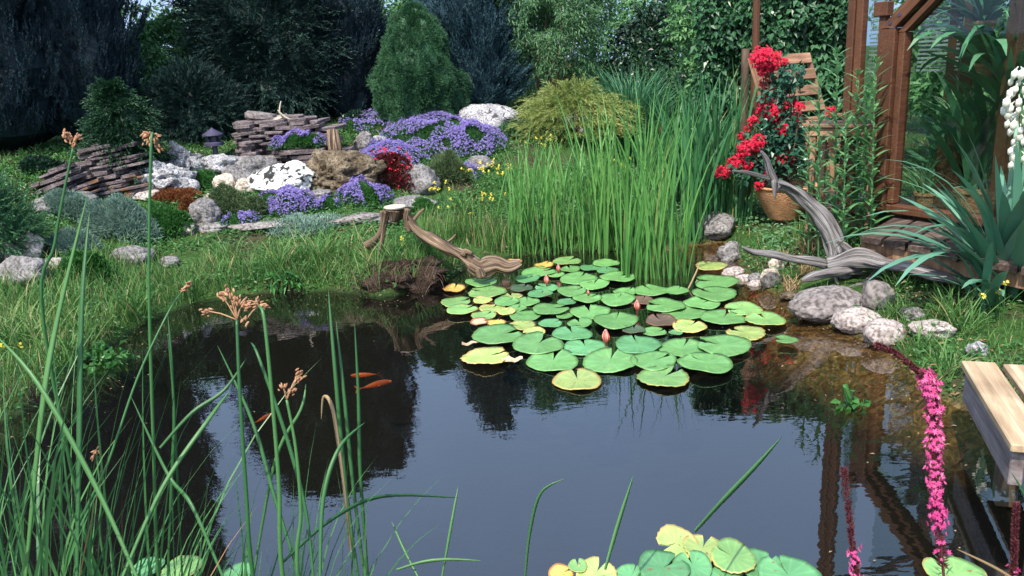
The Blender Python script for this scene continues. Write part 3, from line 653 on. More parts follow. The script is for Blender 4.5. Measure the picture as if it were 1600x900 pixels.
def hedge_box(name,label,a,b,depth,h,n,mat,lL,lW,seed):
    """a hedge along the line a-b, leaves layered over its face and top"""
    t=thing(name,label,'hedge',a); u=(b-a); L=u.length; u=u.normalized(); nrm=Vector((u.y,-u.x,0))
    if nrm.y>0: nrm=-nrm
    s=RNG.random(n)*L; z=RNG.random(n)*h; dd=RNG.random(n)**1.5*.35
    bm_=np.array([noise.noise(Vector((x*1.7+seed,zz*1.7,0)))+.5*noise.noise(Vector((x*4.5+seed,zz*4.5,3))) for x,zz in zip(s,z)])
    off=bm_*.22-dd
    top=RNG.random(n)<.15; z=np.where(top,h+bm_*.1,z); off=np.where(top,-RNG.random(n)*depth,off)
    p=np.array(a)[None]+np.outer(s,np.array(u))+np.outer(off,np.array(nrm)); p[:,2]=a.z+z
    N=unit(np.array(nrm)*.55+np.array([0,0,.75])+rdir(n)*.4); D=unit(np.array(nrm)*.5+rdir(n)*.6+np.array([0,0,-.45]))
    mb=MB(); kites(mb,p,D,lL*RNG.uniform(.65,1.2,n),lW*RNG.uniform(.8,1.2,n),N)
    mb.build('foliage',mat,t)
    tm=MB()
    for k in range(7):
        q=a+u*(L*(k+.5)/7)-nrm*.3; tube(tm,[q-Vector((0,0,.05)),q+Vector((.05,0,h*.5)),q+Vector((0,.05,h*.95))],[.03,.02,.008],6,3)
    cm=MB(); box(cm,a-nrm*(depth*.8)+u*.05+Vector((0,0,.02)),u*(L-.1),nrm*(depth*.45),Vector((0,0,h*.93)))
    tm.build('stems',MT['bark'],t); cm.build('dense_twigs',MT['bark'],t)
a=Gd(1085,8.4); b=Gd(1330,8.0)
hedge_box('hornbeam_hedge','glossy green hornbeam hedge behind the wooden deck chair',a,b,.6,2.3,13000,MT['hedge'],.085,.05,21)
shrub('hornbeam_bush','light green leafy bush at the left end of the hornbeam hedge','shrub',Gd(1120,8.9),(.55,.5,1.15),6500,MT['brush'],.08,.042,22,5)
# fountain grass
def grass_tuft(name,label,cat,base,n,L,W,mat,spread=(.05,.5),bend=(.5,1.6),rad=.08,group=None,seg=6,hd=None,part=None):
    mb=MB(); a=RNG.random(n)*6.283 if hd is None else hd+RNG.normal(size=n)*.6; rr=rad*np.sqrt(RNG.random(n)); aa=RNG.random(n)*6.283
    P_=np.stack([base.x+rr*np.cos(aa),base.y+rr*np.sin(aa),np.full(n,base.z-.02)],1)
    blades(mb,P_,a,L*RNG.uniform(.55,1.1,n),W*RNG.uniform(.7,1.2,n),RNG.uniform(*spread,n),RNG.uniform(*bend,n),seg)
    o=mb.build(name,mat,origin=base); return tag(o,label,cat,group)
grass_tuft('fountain_grass','round fountain grass clump arching in front of the dark shrub','ornamental grass',Gd(990,9.1)+Vector((0,0,.10)),1000,1.10,.014,MT['misc'],(.05,.6),(.7,1.8),.12)
shrub('golden_juniper','low spreading golden yellow feathery bush behind the reeds','shrub',Gd(898,8.8),(.62,.5,.30),10,MT['golden'],.05,.01,24,4)
def golden():
    b=Gd(898,8.8); n=1500; d=rdir(n); d[:,2]=np.abs(d[:,2]); f=RNG.random(n)<.6; d[:,1]=np.where(f,-np.abs(d[:,1]),d[:,1])
    layer=np.round(d[:,2]*4)/4
    p=np.array([b.x,b.y,b.z+.05])+d*np.array([.60,.45,0])*RNG.uniform(.5,1.05,n)[:,None]; p[:,2]=b.z+.05+layer*.42*RNG.uniform(.8,1.1,n)
    D=d*np.array([1,1,.1])+np.array([0,0,.15])+rdir(n)*.3
    mb=MB(); plumes(mb,p,D,.20*RNG.uniform(.6,1.2,n),16,.05,.007,.6,.35)
    o=[x for x in bpy.data.objects if x.name=='golden_juniper'][0]; mb.build('feathery_sprays',MT['golden'],o)
golden()
# ------------------------------------------------------------------ rocks
def sz(px,py,w): return w*ppm(G(px,py))
ROCKS=[ # px,py(base),w,h(px), depth factor, material, seed, kw, label
 (247,304,86,46,.7,'rwhite',1,dict(pits=.5,rough=.3,sub=5),'large pale pitted boulder below the small dark cypress'),
 (284,277,46,40,.8,'rwhite',2,dict(pits=.8,rough=.55,sub=4),'jagged grey rock with knobbly top left of the lantern'),
 (340,276,60,30,.7,'rwhite',3,dict(rough=.3),'white streaked flat rock directly below the lantern'),
 (398,280,56,34,.8,'rgrey',4,dict(rough=.15),'smooth grey rounded rock at the foot of the slate wall'),
 (444,306,90,44,.7,'rspot',5,dict(rough=.22,sub=5),'white boulder covered with black spots'),
 (538,303,108,62,.7,'rbrown',6,dict(pits=.7,rough=.3,sub=5),'big craggy brown boulder below the driftwood log piece'),
 (320,352,38,36,.9,'rgrey',7,dict(rough=.2,round_=1),'small round dark grey rock between the cushions'),
 (283,305,44,30,.7,'rwhite',8,dict(rough=.15),'smooth white rock leaning on the pitted boulder'),
 (351,302,28,28,.8,'rcream',9,dict(),'little upright cream rock beside the green tuft'),
 (384,304,38,22,.8,'rcream',10,dict(),'square cream rock left of the spotted boulder'),
 (372,292,44,30,.7,'rgrey',11,dict(),'dark wedge rock behind the cream rocks'),
 (652,304,60,42,.7,'rgrey',12,dict(),'grey rock to the right of the red flowering plant'),
 (45,406,40,38,.9,'rcream',13,dict(rough=.1,cuts=7),'tan square block beside the spruce bush'),
 (30,448,66,46,.8,'rgrey',14,dict(cuts=7,rough=.12),'large grey block low on the left bank'),
 (15,410,34,32,.8,'rgrey',15,dict(),'dark grey rock at the left edge above the grey block'),
 (182,304,60,22,.8,'rbrown',16,dict(),'flat brown rock at the end of the leaning slates'),
 (205,418,56,30,.7,'rgrey',17,dict(),'grey rock half hidden in the bank grass'),
 (330,364,72,16,.8,'rgrey',18,dict(cuts=14,rough=.08),'flat grey slab at the left of the kerb of slabs'),
 (400,362,84,18,.8,'rriver',19,dict(cuts=14,rough=.08),'flat grey slab under the small purple clump'),
 (480,358,86,16,.8,'rgrey',20,dict(cuts=14,rough=.08),'flat grey slab under the wide purple cushion'),
 (556,350,84,16,.8,'rriver',21,dict(cuts=14,rough=.08),'flat grey slab left of the sawn stump'),
 (640,328,70,20,.8,'rgrey',22,dict(cuts=14,rough=.08),'flat grey slab below the maroon plant'),
 (770,212,92,44,.6,'rwhite',23,dict(rough=.2,sub=4,cuts=6),'long pale blue white rock ridge right of the purple carpet'),
 (902,212,34,34,.8,'rwhite',24,dict(rough=.35),'pale rock poking through the golden bush'),
 (1120,376,66,40,.8,'rgrey',25,dict(rough=.12),'rounded brownish grey rock beside the dark iris blades'),
 (1299,500,102,46,.65,'rriver',26,dict(rough=.06,round_=1,cuts=5,sub=5),'large smooth flat topped river stone on the waterline'),
 (1371,484,46,40,.8,'rriver',27,dict(rough=.1,cuts=6),'square dull grey stone behind the flat river stone'),
 (1345,520,60,36,.8,'rpale',28,dict(rough=.1,round_=1),'pale speckled stone right of the large river stone'),
 (1388,541,56,40,.8,'rpale',29,dict(rough=.1,round_=1),'pale round stone nearest the dark bent flower tip'),
 (1462,530,64,30,.8,'rpale',30,dict(rough=.15),'half buried pale stone in the weeds'),
 (1527,560,30,24,.8,'rwhite',31,dict(),'little white stone at the corner of the wooden jetty'),
 (1145,412,34,30,.8,'rgrey',32,dict(rough=.2),'grey rough rock at the left end of the pebble row'),
 (1149,438,30,18,.8,'rpale',33,dict(round_=1),'pale pebble under the grey rough rock'),
 (1164,447,26,16,.8,'rpale',34,dict(round_=1),'second pale pebble along the waterline'),
 (1181,441,18,13,.8,'rgrey',35,dict(round_=1),'small dark pebble between two pale ones'),
 (1181,451,18,12,.8,'rpale',36,dict(round_=1),'tiny pale pebble at the water edge'),
 (1206,449,26,26,.8,'rcream',37,dict(round_=1),'cream pebble at the right end of the pebble row'),
 (1214,424,20,18,.8,'rcream',38,dict(round_=1),'cream stone under the driftwood root'),
 (567,236,30,26,.8,'rgrey',39,dict(),'grey upright rock between log piece and purple flowers'),
 (594,226,24,13,.8,'rwhite',40,dict(),'small white rock among the purple flowers'),
 (72,338,42,26,.8,'rgrey',41,dict(),'grey rock behind the blue grey cushions on the left'),
 (292,368,22,18,.8,'rpale',42,dict(),'small pale stone below the bright cushion'),
 (225,314,36,16,.8,'rpale',43,dict(),'pale flat stone below the pitted boulder'),
 (345,318,60,22,.8,'rcream',44,dict(),'pinkish flat rock between cushions and white streaked rock'),
 (748,270,40,22,.8,'rgrey',45,dict(),'grey rock among the yellow flowers'),
 (618,206,34,16,.8,'rgrey',46,dict(),'grey rock poking out of the purple carpet'),
 (118,322,46,20,.8,'rgrey',47,dict(),'low grey rock in front of the leaning slates'),
 (420,322,34,14,.8,'rcream',48,dict(),'small pinkish stone at the left foot of the spotted boulder'),
 (495,316,40,18,.8,'rgrey',49,dict(),'dark stone between spotted boulder and craggy boulder'),
 (85,430,36,24,.8,'rpale',50,dict(),'pale stone between the tan block and the bright green clump'),
 (262,420,30,16,.8,'rgrey',51,dict(),'small grey stone in the grass of the left bank'),
 (1425,500,36,20,.8,'rgrey',52,dict(),'small grey stone in the weeds beside the river stones'),
 (1240,468,30,12,.8,'rbrown',53,dict(),'flat brown stone at the waterline below the dry tuft'),
 (600,352,40,14,.8,'rgrey',54,dict(),'small flat slab behind the sawn stump'),
]
for (px,py,w_,h_,df,mt,sd_,kw,lab) in ROCKS:
    b=G(px,py-1); s=ppm(b); W=w_*s; sdp=(H-b.z)/(b-Vector((0,0,H))).length; Hh=s*max(.42*h_,h_*1.06-.55*w_*df*sdp)
    mb=MB(); kw=dict(kw); kw.setdefault('cuts',9); kw.setdefault('rough',.16)
    D=W*df; rock(mb,(b.x,b.y+D*.32,b.z+Hh*.40),(W*1.27,D*1.2,Hh*1.42),sd_,rotz=random.uniform(-.35,.35),**kw)
    o=mb.build('pebble' if w_<=30 and py>400 else 'rock',MT[mt],origin=Vector((b.x,b.y+D*.32,b.z)),smooth=not (kw.get('pits')))
    o.data.polygons.foreach_set('use_smooth',[True]*len(o.data.polygons))
    tag(o,lab,'pebble' if w_<=30 and py>400 else 'rock','pebbles at the water edge' if w_<=30 and py>400 else 'rocks of the garden')

# ------------------------------------------------------------------ stacked slate walls
def slab(mb,c,lx,ly,h,rot,tilt,seed):
    rs=random.Random(seed); n=rs.randint(6,9); pts=[]
    for i in range(n):
        a=2*math.pi*i/n+rs.uniform(-.2,.2); q=rs.uniform(.84,1.03); k=1/max(abs(math.cos(a)),abs(math.sin(a)))**.95
        pts.append((math.cos(a)*lx/2*q*k,math.sin(a)*ly/2*q*k))
    V=[]; 
    for (z,s) in ((-h/2,.985),(-h*.42,1.0),(h*.40,1.0),(h/2,.975)):
        for (x,y) in pts: V.append((x*s+rs.uniform(-.004,.004),y*s+rs.uniform(-.004,.004),z+rs.uniform(-.15,.15)*h))
    cr_,sr=math.cos(rot),math.sin(rot); W=[]
    for x,y,z in V: 
        X=x*cr_-y*sr; Y=x*sr+y*cr_; W.append((c[0]+X,c[1]+Y,c[2]+z+X*tilt))
    F=[]
    for l in range(3):
        for i in range(n): F.append([l*n+i,l*n+(i+1)%n,(l+1)*n+(i+1)%n,(l+1)*n+i])
    F.append(list(range(n))[::-1]); F.append([3*n+i for i in range(n)]); mb.addlist(np.array(W),F)
def slate_wall(label,cx,w_,ybase,ytop,mat,tilt,seed,depth=.34,step=.0,taper=.2):
    b=G(cx,ybase); s=ppm(b); W=w_*s; Hh=(ybase-ytop)*s; mb=MB(); rs=random.Random(seed); z=0; L=0
    while z<Hh:
        h=rs.uniform(.018,.036); k=W*(1-taper*z/Hh); x=-k/2-rs.uniform(0,.05)
        while x<k/2:
            l=rs.uniform(.10,.34); slab(mb,(b.x+x+l/2+z*step,b.y+depth*.4+z*.28+rs.uniform(-.03,.03),b.z-.02+z+h/2),l*1.12,depth*rs.uniform(.8,1.1),h*.92,rs.uniform(-.15,.15),tilt+rs.uniform(-.04,.04),rs.random()); x+=l
        slab(mb,(b.x+z*step,b.y+depth*.6+z*.28,b.z+z+h/2),k*.8,depth*.8,h,0,tilt,rs.random())
        z+=h
    o=mb.build('dry_stone_wall',mat,origin=b); tag(o,label,'stone wall'); return b,s,W,Hh
wb=slate_wall('stacked purple grey slate wall with purple flowers on its ledge',447,165,268,190,MT['slate'],.0,1,.5,-.22,.30)
wb3=slate_wall('dark leaning slate stack in the shade on the left',145,110,308,232,MT['slate'],.12,2,.3,.15,.55)
wb2=slate_wall('low fallen slates beside the stacked wall at far left',78,70,310,268,MT['slate'],.30,3,.3,.1,.5)
def cap():
    b=wb[0]; q=Q(408,181,b.y+.35); mb=MB(); slab(mb,(q.x,q.y,q.z),.30,.26,.05,.1,-.12,5); o=mb.build('cap_stone',MT['rriver'],origin=q); tag(o,'broad flat grey slab lying on top of the slate wall','slab')
    q2=Q(455,193,b.y+.35); t=MB(); tube(t,[Q(425,192,b.y+.25),Q(436,186,b.y+.25),Q(449,180,b.y+.28)],[.016,.03,.022],8,3,ridge=.5)
    root=thing('bleached_branch','bleached white forked twig lying on the flat cap slab','driftwood',Q(436,190,b.y+.25)); stk=t.build('stick',MT['bone'],root)
    t=MB(); tube(t,[Q(446,186,b.y+.25),Q(437,176,b.y+.2),Q(439,158,b.y+.2)],[.010,.009,.005],6,3); tube(t,[Q(434,172,b.y+.2),Q(446,183,b.y+.2),Q(463,190,b.y+.2)],[.006,.008,.006],6,3); t.build('twig',MT['bone'],stk)
cap()
# upright rotten log piece on the right end of the wall
def logpiece():
    Y=wb[0].y-.02; b=Q(524,252,Y); mb=MB(); rs=random.Random(3)
    tube(mb,[Q(526,256,Y),Q(523,232,Y),Q(521,203,Y+.05)],[.072,.066,.058],26,6,ridge=.5,seed=4,flat=.8)
    o=mb.build('log_piece',MT['stump'],origin=b); tag(o,'rotten brown upright log piece at the right end of the slate wall','log')
logpiece()
# small lantern
def lantern():
    b=G(337,262); Y=b.y; q=Q(337,240,Y); s=ppm(q); c=(q.x,Y,0); t=thing('garden_lantern','small dark purple pagoda lantern in front of the dwarf pine','lantern',Vector((q.x,Y,b.z)))
    z=lambda py: Q(337,py,Y).z
    mb=MB(); lathe(mb,(q.x,Y,0),[(.025,b.z-.02),(.025,z(228))],12); mb.build('post',MT['lant'],t)
    mb=MB(); lathe(mb,(q.x,Y,0),[(.02,z(228)),(15*s,z(227)),(15*s,z(223)),(11*s,z(221)),(11*s,z(222))],20); mb.build('base_tray',MT['lant'],t)
    mb=MB()
    for k in range(6):
        a=k*1.047; tube(mb,[Vector((q.x+math.cos(a)*11*s,Y+math.sin(a)*11*s,z(223))),Vector((q.x+math.cos(a)*10*s,Y+math.sin(a)*10*s,z(210)))],[.004,.004],5,1)
    lathe(mb,(q.x,Y,0),[(5*s,z(223)),(6*s,z(218)),(5*s,z(211))],12); mb.build('cage',MT['lant'],t)
    mb=MB(); lathe(mb,(q.x,Y,0),[(8*s,z(210.5)),(16*s,z(211)),(15.5*s,z(209)),(9*s,z(205)),(4*s,z(202)),(1.5*s,z(200)),(.5*s,z(199))],24); mb.build('roof',MT['lant'],t)
lantern()
# ------------------------------------------------------------------ flower cushions
def star_flowers(mb,Pn,Nn,size,petals=4):
    n=len(Pn); N=unit(Nn+rdir(n)*.5); A=unit(np.cross(N,rdir(n))); B=np.cross(N,A); r=RNG.random(n)
    for k in range(petals//2):
        a=math.pi*k/(petals//2); d=A*math.cos(a)+B*math.sin(a); e=np.cross(N,d); s=np.broadcast_to(size,(n,))[:,None]*.5
        V=np.stack([Pn+d*s+N*s*.35, Pn+e*s*.42, Pn-d*s+N*s*.35, Pn-e*s*.42],1).reshape(-1,3); b=np.arange(n)[:,None]*4
        mb.add(V,np.concatenate([b+[0,1,2],b+[0,2,3]],1).reshape(-1,3),np.repeat(r,2))
def cushion(label,px,py,w_,h_,nf,cat='flower cushion',leaf='creep',flow='purple',fs=.022,dy=.6,nl=None,name='purple_flower_cushion',group='purple flower cushions',base=None,lift=1.0,ll=.03,lw=.008,lean=0):
    b=G(px,py) if base is None else base; s=ppm(b); W=w_*s/2; Hh=h_*s*lift; t=thing(name,label,cat,b,group)
    n=nl or int(nf*1.3)
    def pts(n,r0=1.0):
        a=RNG.random(n)*6.283; rr=np.sqrt(RNG.random(n)); x=np.cos(a)*rr; y=np.sin(a)*rr
        lump=np.array([noise.noise(Vector((i*2.3+px,j*2.3,1.5))) for i,j in zip(x,y)])
        edge=1+.42*np.array([noise.noise(Vector((math.cos(q)*1.6+px,math.sin(q)*1.6,0))) for q in a])
        zz=np.sqrt(np.maximum(0,1-rr**2.2))*(1+.4*lump)*Hh*r0
        X=b.x+x*W*edge; Y=b.y+W*dy*.7+y*W*dy*edge; return np.stack([X,Y,height(X,Y)*(0 if base is not None else 1)+(b.z if base is not None else 0)+zz+.005],1), unit(np.stack([x*.7,y*.7-.2,.9+0*x],1))
    mb=MB(); p,N=pts(n,.85); kites(mb,p-N*ll*.5,unit(N+rdir(n)*.7),ll*RNG.uniform(.6,1.2,n),lw,None)
    p2,N2=pts(n//2,.55); kites(mb,p2,unit(N2+rdir(n//2)),ll*1.2,lw*1.3); mb.build('leaves',MT[leaf],t)
    if nf:
        p,N=pts(nf,1.05); keep=np.array([noise.noise(Vector((x*7,y*7,2)))>-.22 for x,y,z in p]); p=p[keep];N=N[keep]
        fm=MB(); star_flowers(fm,p+N*RNG.uniform(-.01,.02,len(p))[:,None],N,fs*RNG.uniform(.7,1.2,len(p)),4); fm.build('flowers',MT[flow],t)
    return t
ROCKS2=0
CU=[('wide purple flower drift behind the dwarf spruce foot',640,212,190,20,2300,.9),
 ('broad purple flower carpet in front of the dwarf spruce',690,240,190,30,4200,.8),
 ('purple flower carpet between white rock and maroon plant',608,262,110,22,1800,.8),
 ('purple flower mound right in front of the long pale rock',742,244,86,34,2000,.9),
 ('purple flower tongue hanging down left of the red plant',586,270,42,18,500,.7),
 ('purple flower cushion below the black spotted boulder',448,338,92,30,1900,.7),
 ('purple flower cushion below the craggy brown boulder',566,322,76,28,1500,.7),
 ('sparse little purple clump at the edge of the slab kerb',376,358,50,20,450,.6),
 ('thin purple flower strip left of the stump behind grass',510,332,46,16,400,.6),
 ('purple flower patch among the yellow flowers',728,284,42,22,400,.6),
 ('few purple flowers at the far end beside the log piece',548,208,34,18,250,.6)]
for (lab,px,py,w_,h_,nf,dy) in CU: cushion(lab,px,py,w_,h_,int(nf*1.25),fs=.020 if py>300 else .024,dy=dy)
q=Q(468,234,wb[0].y-.06); cushion('purple flower tuft sitting on the ledge of the slate wall',468,234,84,24,1700,base=q,dy=.30)
mb=MB(); slab(mb,(q.x+.02,q.y+.12,q.z-.02),.52,.34,.04,.05,0,9); slab(mb,(q.x+.10,q.y+.12,q.z-.07),.56,.34,.035,-.05,0,10); slab(mb,(q.x+.12,q.y+.12,q.z-.125),.60,.36,.05,.03,0,11); slab(mb,(q.x+.10,q.y+.14,q.z-.18),.62,.36,.04,-.03,0,12); slab(mb,(q.x+.10,q.y+.14,q.z-.25),.62,.36,.05,-.03,0,13); o=mb.build('dry_stone_ledge',MT['slate'],origin=Vector((q.x,q.y+.1,q.z-.28))); tag(o,'stepped ledge of slates projecting from the stacked wall under the purple tuft','stone wall')
GR='green and grey cushion plants'
CG=[('blue grey wiry cushion mass at the centre of the left bank',182,378,110,62,'grey',5200,.05,.005),
 ('smaller blue grey cushion left of the wiry mass',105,345,80,40,'grey',3000,.05,.005),
 ('blue grey cushion low beside the tan block',112,400,70,34,'grey',2500,.05,.005),
 ('bright green cushion under the rusty red plant',255,372,72,46,'creep',2600,.035,.012),
 ('olive green cushion beside the round grey rock',352,346,74,48,'olive',2800,.035,.01),
 ('olive green cushion in front of the spotted boulder',396,346,44,40,'olive',1600,.035,.01),
 ('rusty red creeping plant in front of the pitted boulder',265,320,80,18,'rust',1600,.03,.009),
 ('short rusty plant right of the bright green cushion',296,338,30,30,'rust',700,.03,.009),
 ('fresh green tuft in front of the white streaked rock',312,296,56,22,'creep',1500,.04,.012),
 ('bright green leafy clump low on the left bank',130,440,76,44,'creep',2200,.05,.022),
 ('green leafy patch at the foot of the slate wall',375,262,76,20,'ivy',1200,.05,.03),
 ('green leafy patch under the shaded leaning slates',60,272,60,20,'ivy',900,.05,.03),
 ('grey green feathery cushion right of the maroon plant',702,290,70,44,'olive',2600,.06,.005),
 ('dark green moss cushion below the purple flower mound',660,336,44,22,'creep',900,.03,.01),
 ('grey green cushion between grass and slab kerb',470,372,120,14,'grey',1500,.03,.01),
 ('dark green ferny patch behind the purple carpet',560,196,60,16,'ivy',900,.05,.02),
 ('low green plant right beside the long pale rock',800,216,60,30,'mid',1000,.06,.03)]
for (lab,px,py,w_,h_,mt,nl,ll,lw) in CG: cushion(lab,px,py,w_,h_,0,'cushion plant',mt,nl=nl,name='cushion_plant',group=GR,ll=ll,lw=lw,dy=.7)
cushion('maroon leaved plant with bright red flowers on the rockery',612,300,80,56,90,'rock plant','maroon','red',.03,.6,1900,'maroon_plant',None,ll=.035,lw=.014)
# ------------------------------------------------------------------ driftwood at the far bank
def stump_left():
    b=G(617,452); Y=b.y+.30; t=thing('driftwood_stump','sawn pale stump on splayed root legs at the far bank','tree stump',Vector((b.x,Y,b.z)))
    Yt=Y+.05; top=Q(617,324,Yt); s=ppm(top)
    mb=MB()
    tube(mb,[top-Vector((0,0,.015)),top-Vector((.005,0,.05)),top-Vector((.02,0,.10))],[.077,.062,.035],22,5,ridge=.5,seed=1)
    for (pts,rad,sd_) in [([(602,330),(598,352),(590,370),(572,385)],[.028,.020,.018,.030],2),
                          ([(600,350),(597,375),(592,400),(590,412)],[.014,.014,.012,.010],3),
                          ([(636,326),(634,345),(640,362)],[.030,.022,.02],5)]:
        tube(mb,[Q(x,y,Yt-.02) for x,y in pts],rad,12,5,ridge=.6,seed=sd_)
    rootso=mb.build('roots',MT['stump'],t,smooth=True)
    cmb=MB(); lathe(cmb,(top.x,top.y,top.z),[(.02,-.005),(.074,-.006),(.079,.004),(.074,.010),(.02,.0115)],26)
    cmb.build('sawn_face',MT['cut'],rootso)
    # long trunk slanting down to the water
    t2=thing('fallen_driftwood','weathered brown driftwood trunk slanting from stump down to lily pads','driftwood',Q(770,440,Y-.25))
    mb=MB(); tube(mb,[Q(632,330,Yt),Q(650,358,Yt-.03),Q(690,383,Y-.12),Q(722,400,Y-.18),Q(745,415,Y-.22)],[.026,.034,.040,.034,.04],16,7,ridge=.7,seed=9)
    tube(mb,[Q(642,350,Yt),Q(652,336,Yt),Q(662,326,Yt)],[.014,.012,.006],8,4,ridge=.5,seed=11)
    tube(mb,[Q(690,384,Yt-.1),Q(705,374,Yt-.02),Q(712,366,Yt)],[.012,.010,.005],8,4,ridge=.5,seed=12)
    mb.build('trunk',MT['stump'],t2,smooth=True)
    mb=MB(); Yb=Y-.25
    tube(mb,[Q(735,412,Yb),Q(752,420,Yb),Q(775,416,Yb+.03),Q(795,420,Yb),Q(815,412,Yb)],[.05,.062,.055,.045,.016],18,6,ridge=.55,seed=14,flat=.55)
    tube(mb,[Q(748,420,Yb-.04),Q(752,434,Yb-.05)],[.03,.036],12,4,ridge=.7,seed=15)
    tube(mb,[Q(722,400,Yb+.03),Q(728,392,Yb+.05),Q(738,396,Yb)],[.02,.02,.012],8,4,ridge=.5,seed=16)
    re_=mb.build('root_end',MT['stump'],t2,smooth=True)
    mb=MB(); q=Q(791,446,Yb+.02); lathe(mb,(q.x,q.y,q.z-.05),[(.036,0),(.034,.05),(.032,.078),(.026,.084)],14); mb.build('cut_branch',MT['bark'],re_)
stump_left()
# ------------------------------------------------------------------ driftwood on the right
def drift_right():
    g=G(1315,440); Y=g.y+.08; t=thing('driftwood_root','silvery grey twisted driftwood root arching over the clay pot','driftwood',g)
    mb=MB()
    tube(mb,[Q(1318,432,Y),Q(1306,398,Y+.02),Q(1292,356,Y+.05),Q(1262,318,Y+.08),Q(1234,295,Y+.06),Q(1212,286,Y+.02)],[0.0612,0.0475,0.0432,0.0446,0.0374,0.0245],26,13,ridge=.6,seed=1)
    tube(mb,[Q(1216,292,Y+.03),Q(1205,272,Y+.02),Q(1198,250,Y+.01),Q(1189,236,Y)],[0.0259,0.0230,0.0173,0.0058],18,11,ridge=.6,seed=2)
    tube(mb,[Q(1214,298,Y-.01),Q(1209,285,Y-.02),Q(1211,310,Y-.05)],[0.0086,0.0216,0.0029],10,8,ridge=.6,seed=22)
    tube(mb,[Q(1208,280,Y+.02),Q(1188,275,Y),Q(1165,269,Y-.04),Q(1144,267,Y-.08)],[0.0144,0.0122,0.0094,0.0036],12,10,ridge=.6,seed=3)
    mb.build('arching_trunk',MT['drift'],t,smooth=True)
    mb=MB(); QG=lambda x,y,d=12: Q(x,y,G(x,y+d).y)
    tube(mb,[Q(1295,414,Y),QG(1340,404,34),QG(1385,412,34),QG(1440,424,30),QG(1500,440,22)],[0.0360,0.0540,0.0468,0.0360,0.0158],24,13,ridge=.6,seed=4,flat=.75)
    tube(mb,[Q(1330,398,Y-.02),Q(1315,385,Y+.0),Q(1305,378,Y)],[0.0324,0.0324,0.0216],14,8,ridge=.6,seed=41)
    mb.build('buttress_root',MT['drift'],t,smooth=True)
    mb=MB()
    tube(mb,[Q(1345,420,Y-.06),Q(1310,424,Y-.1),Q(1275,430,Y-.13),Q(1253,438,Y-.15)],[0.0288,0.0324,0.0259,0.0086],20,12,ridge=.6,seed=5,flat=.7)
    tube(mb,[Q(1380,418,Y-.08),Q(1355,440,Y-.14),Q(1318,452,Y-.18)],[0.0252,0.0158,0.0065],14,10,ridge=.6,seed=6,flat=.7)
    tube(mb,[Q(1300,425,Y-.1),Q(1310,445,Y-.13)],[0.0144,0.0086],10,8,ridge=.6,seed=61)
    mb.build('forked_root',MT['drift'],t,smooth=True)
    mb=MB(); tube(mb,[Q(1290,414,Y+.02),Q(1240,404,Y),Q(1205,397,Y-.02),Q(1178,394,Y-.05),Q(1159,386,Y-.08)],[0.0324,0.0245,0.0245,0.0202,0.0065],18,12,ridge=.6,seed=7,flat=.7); mb.build('side_root',MT['drift'],t,smooth=True)
drift_right()
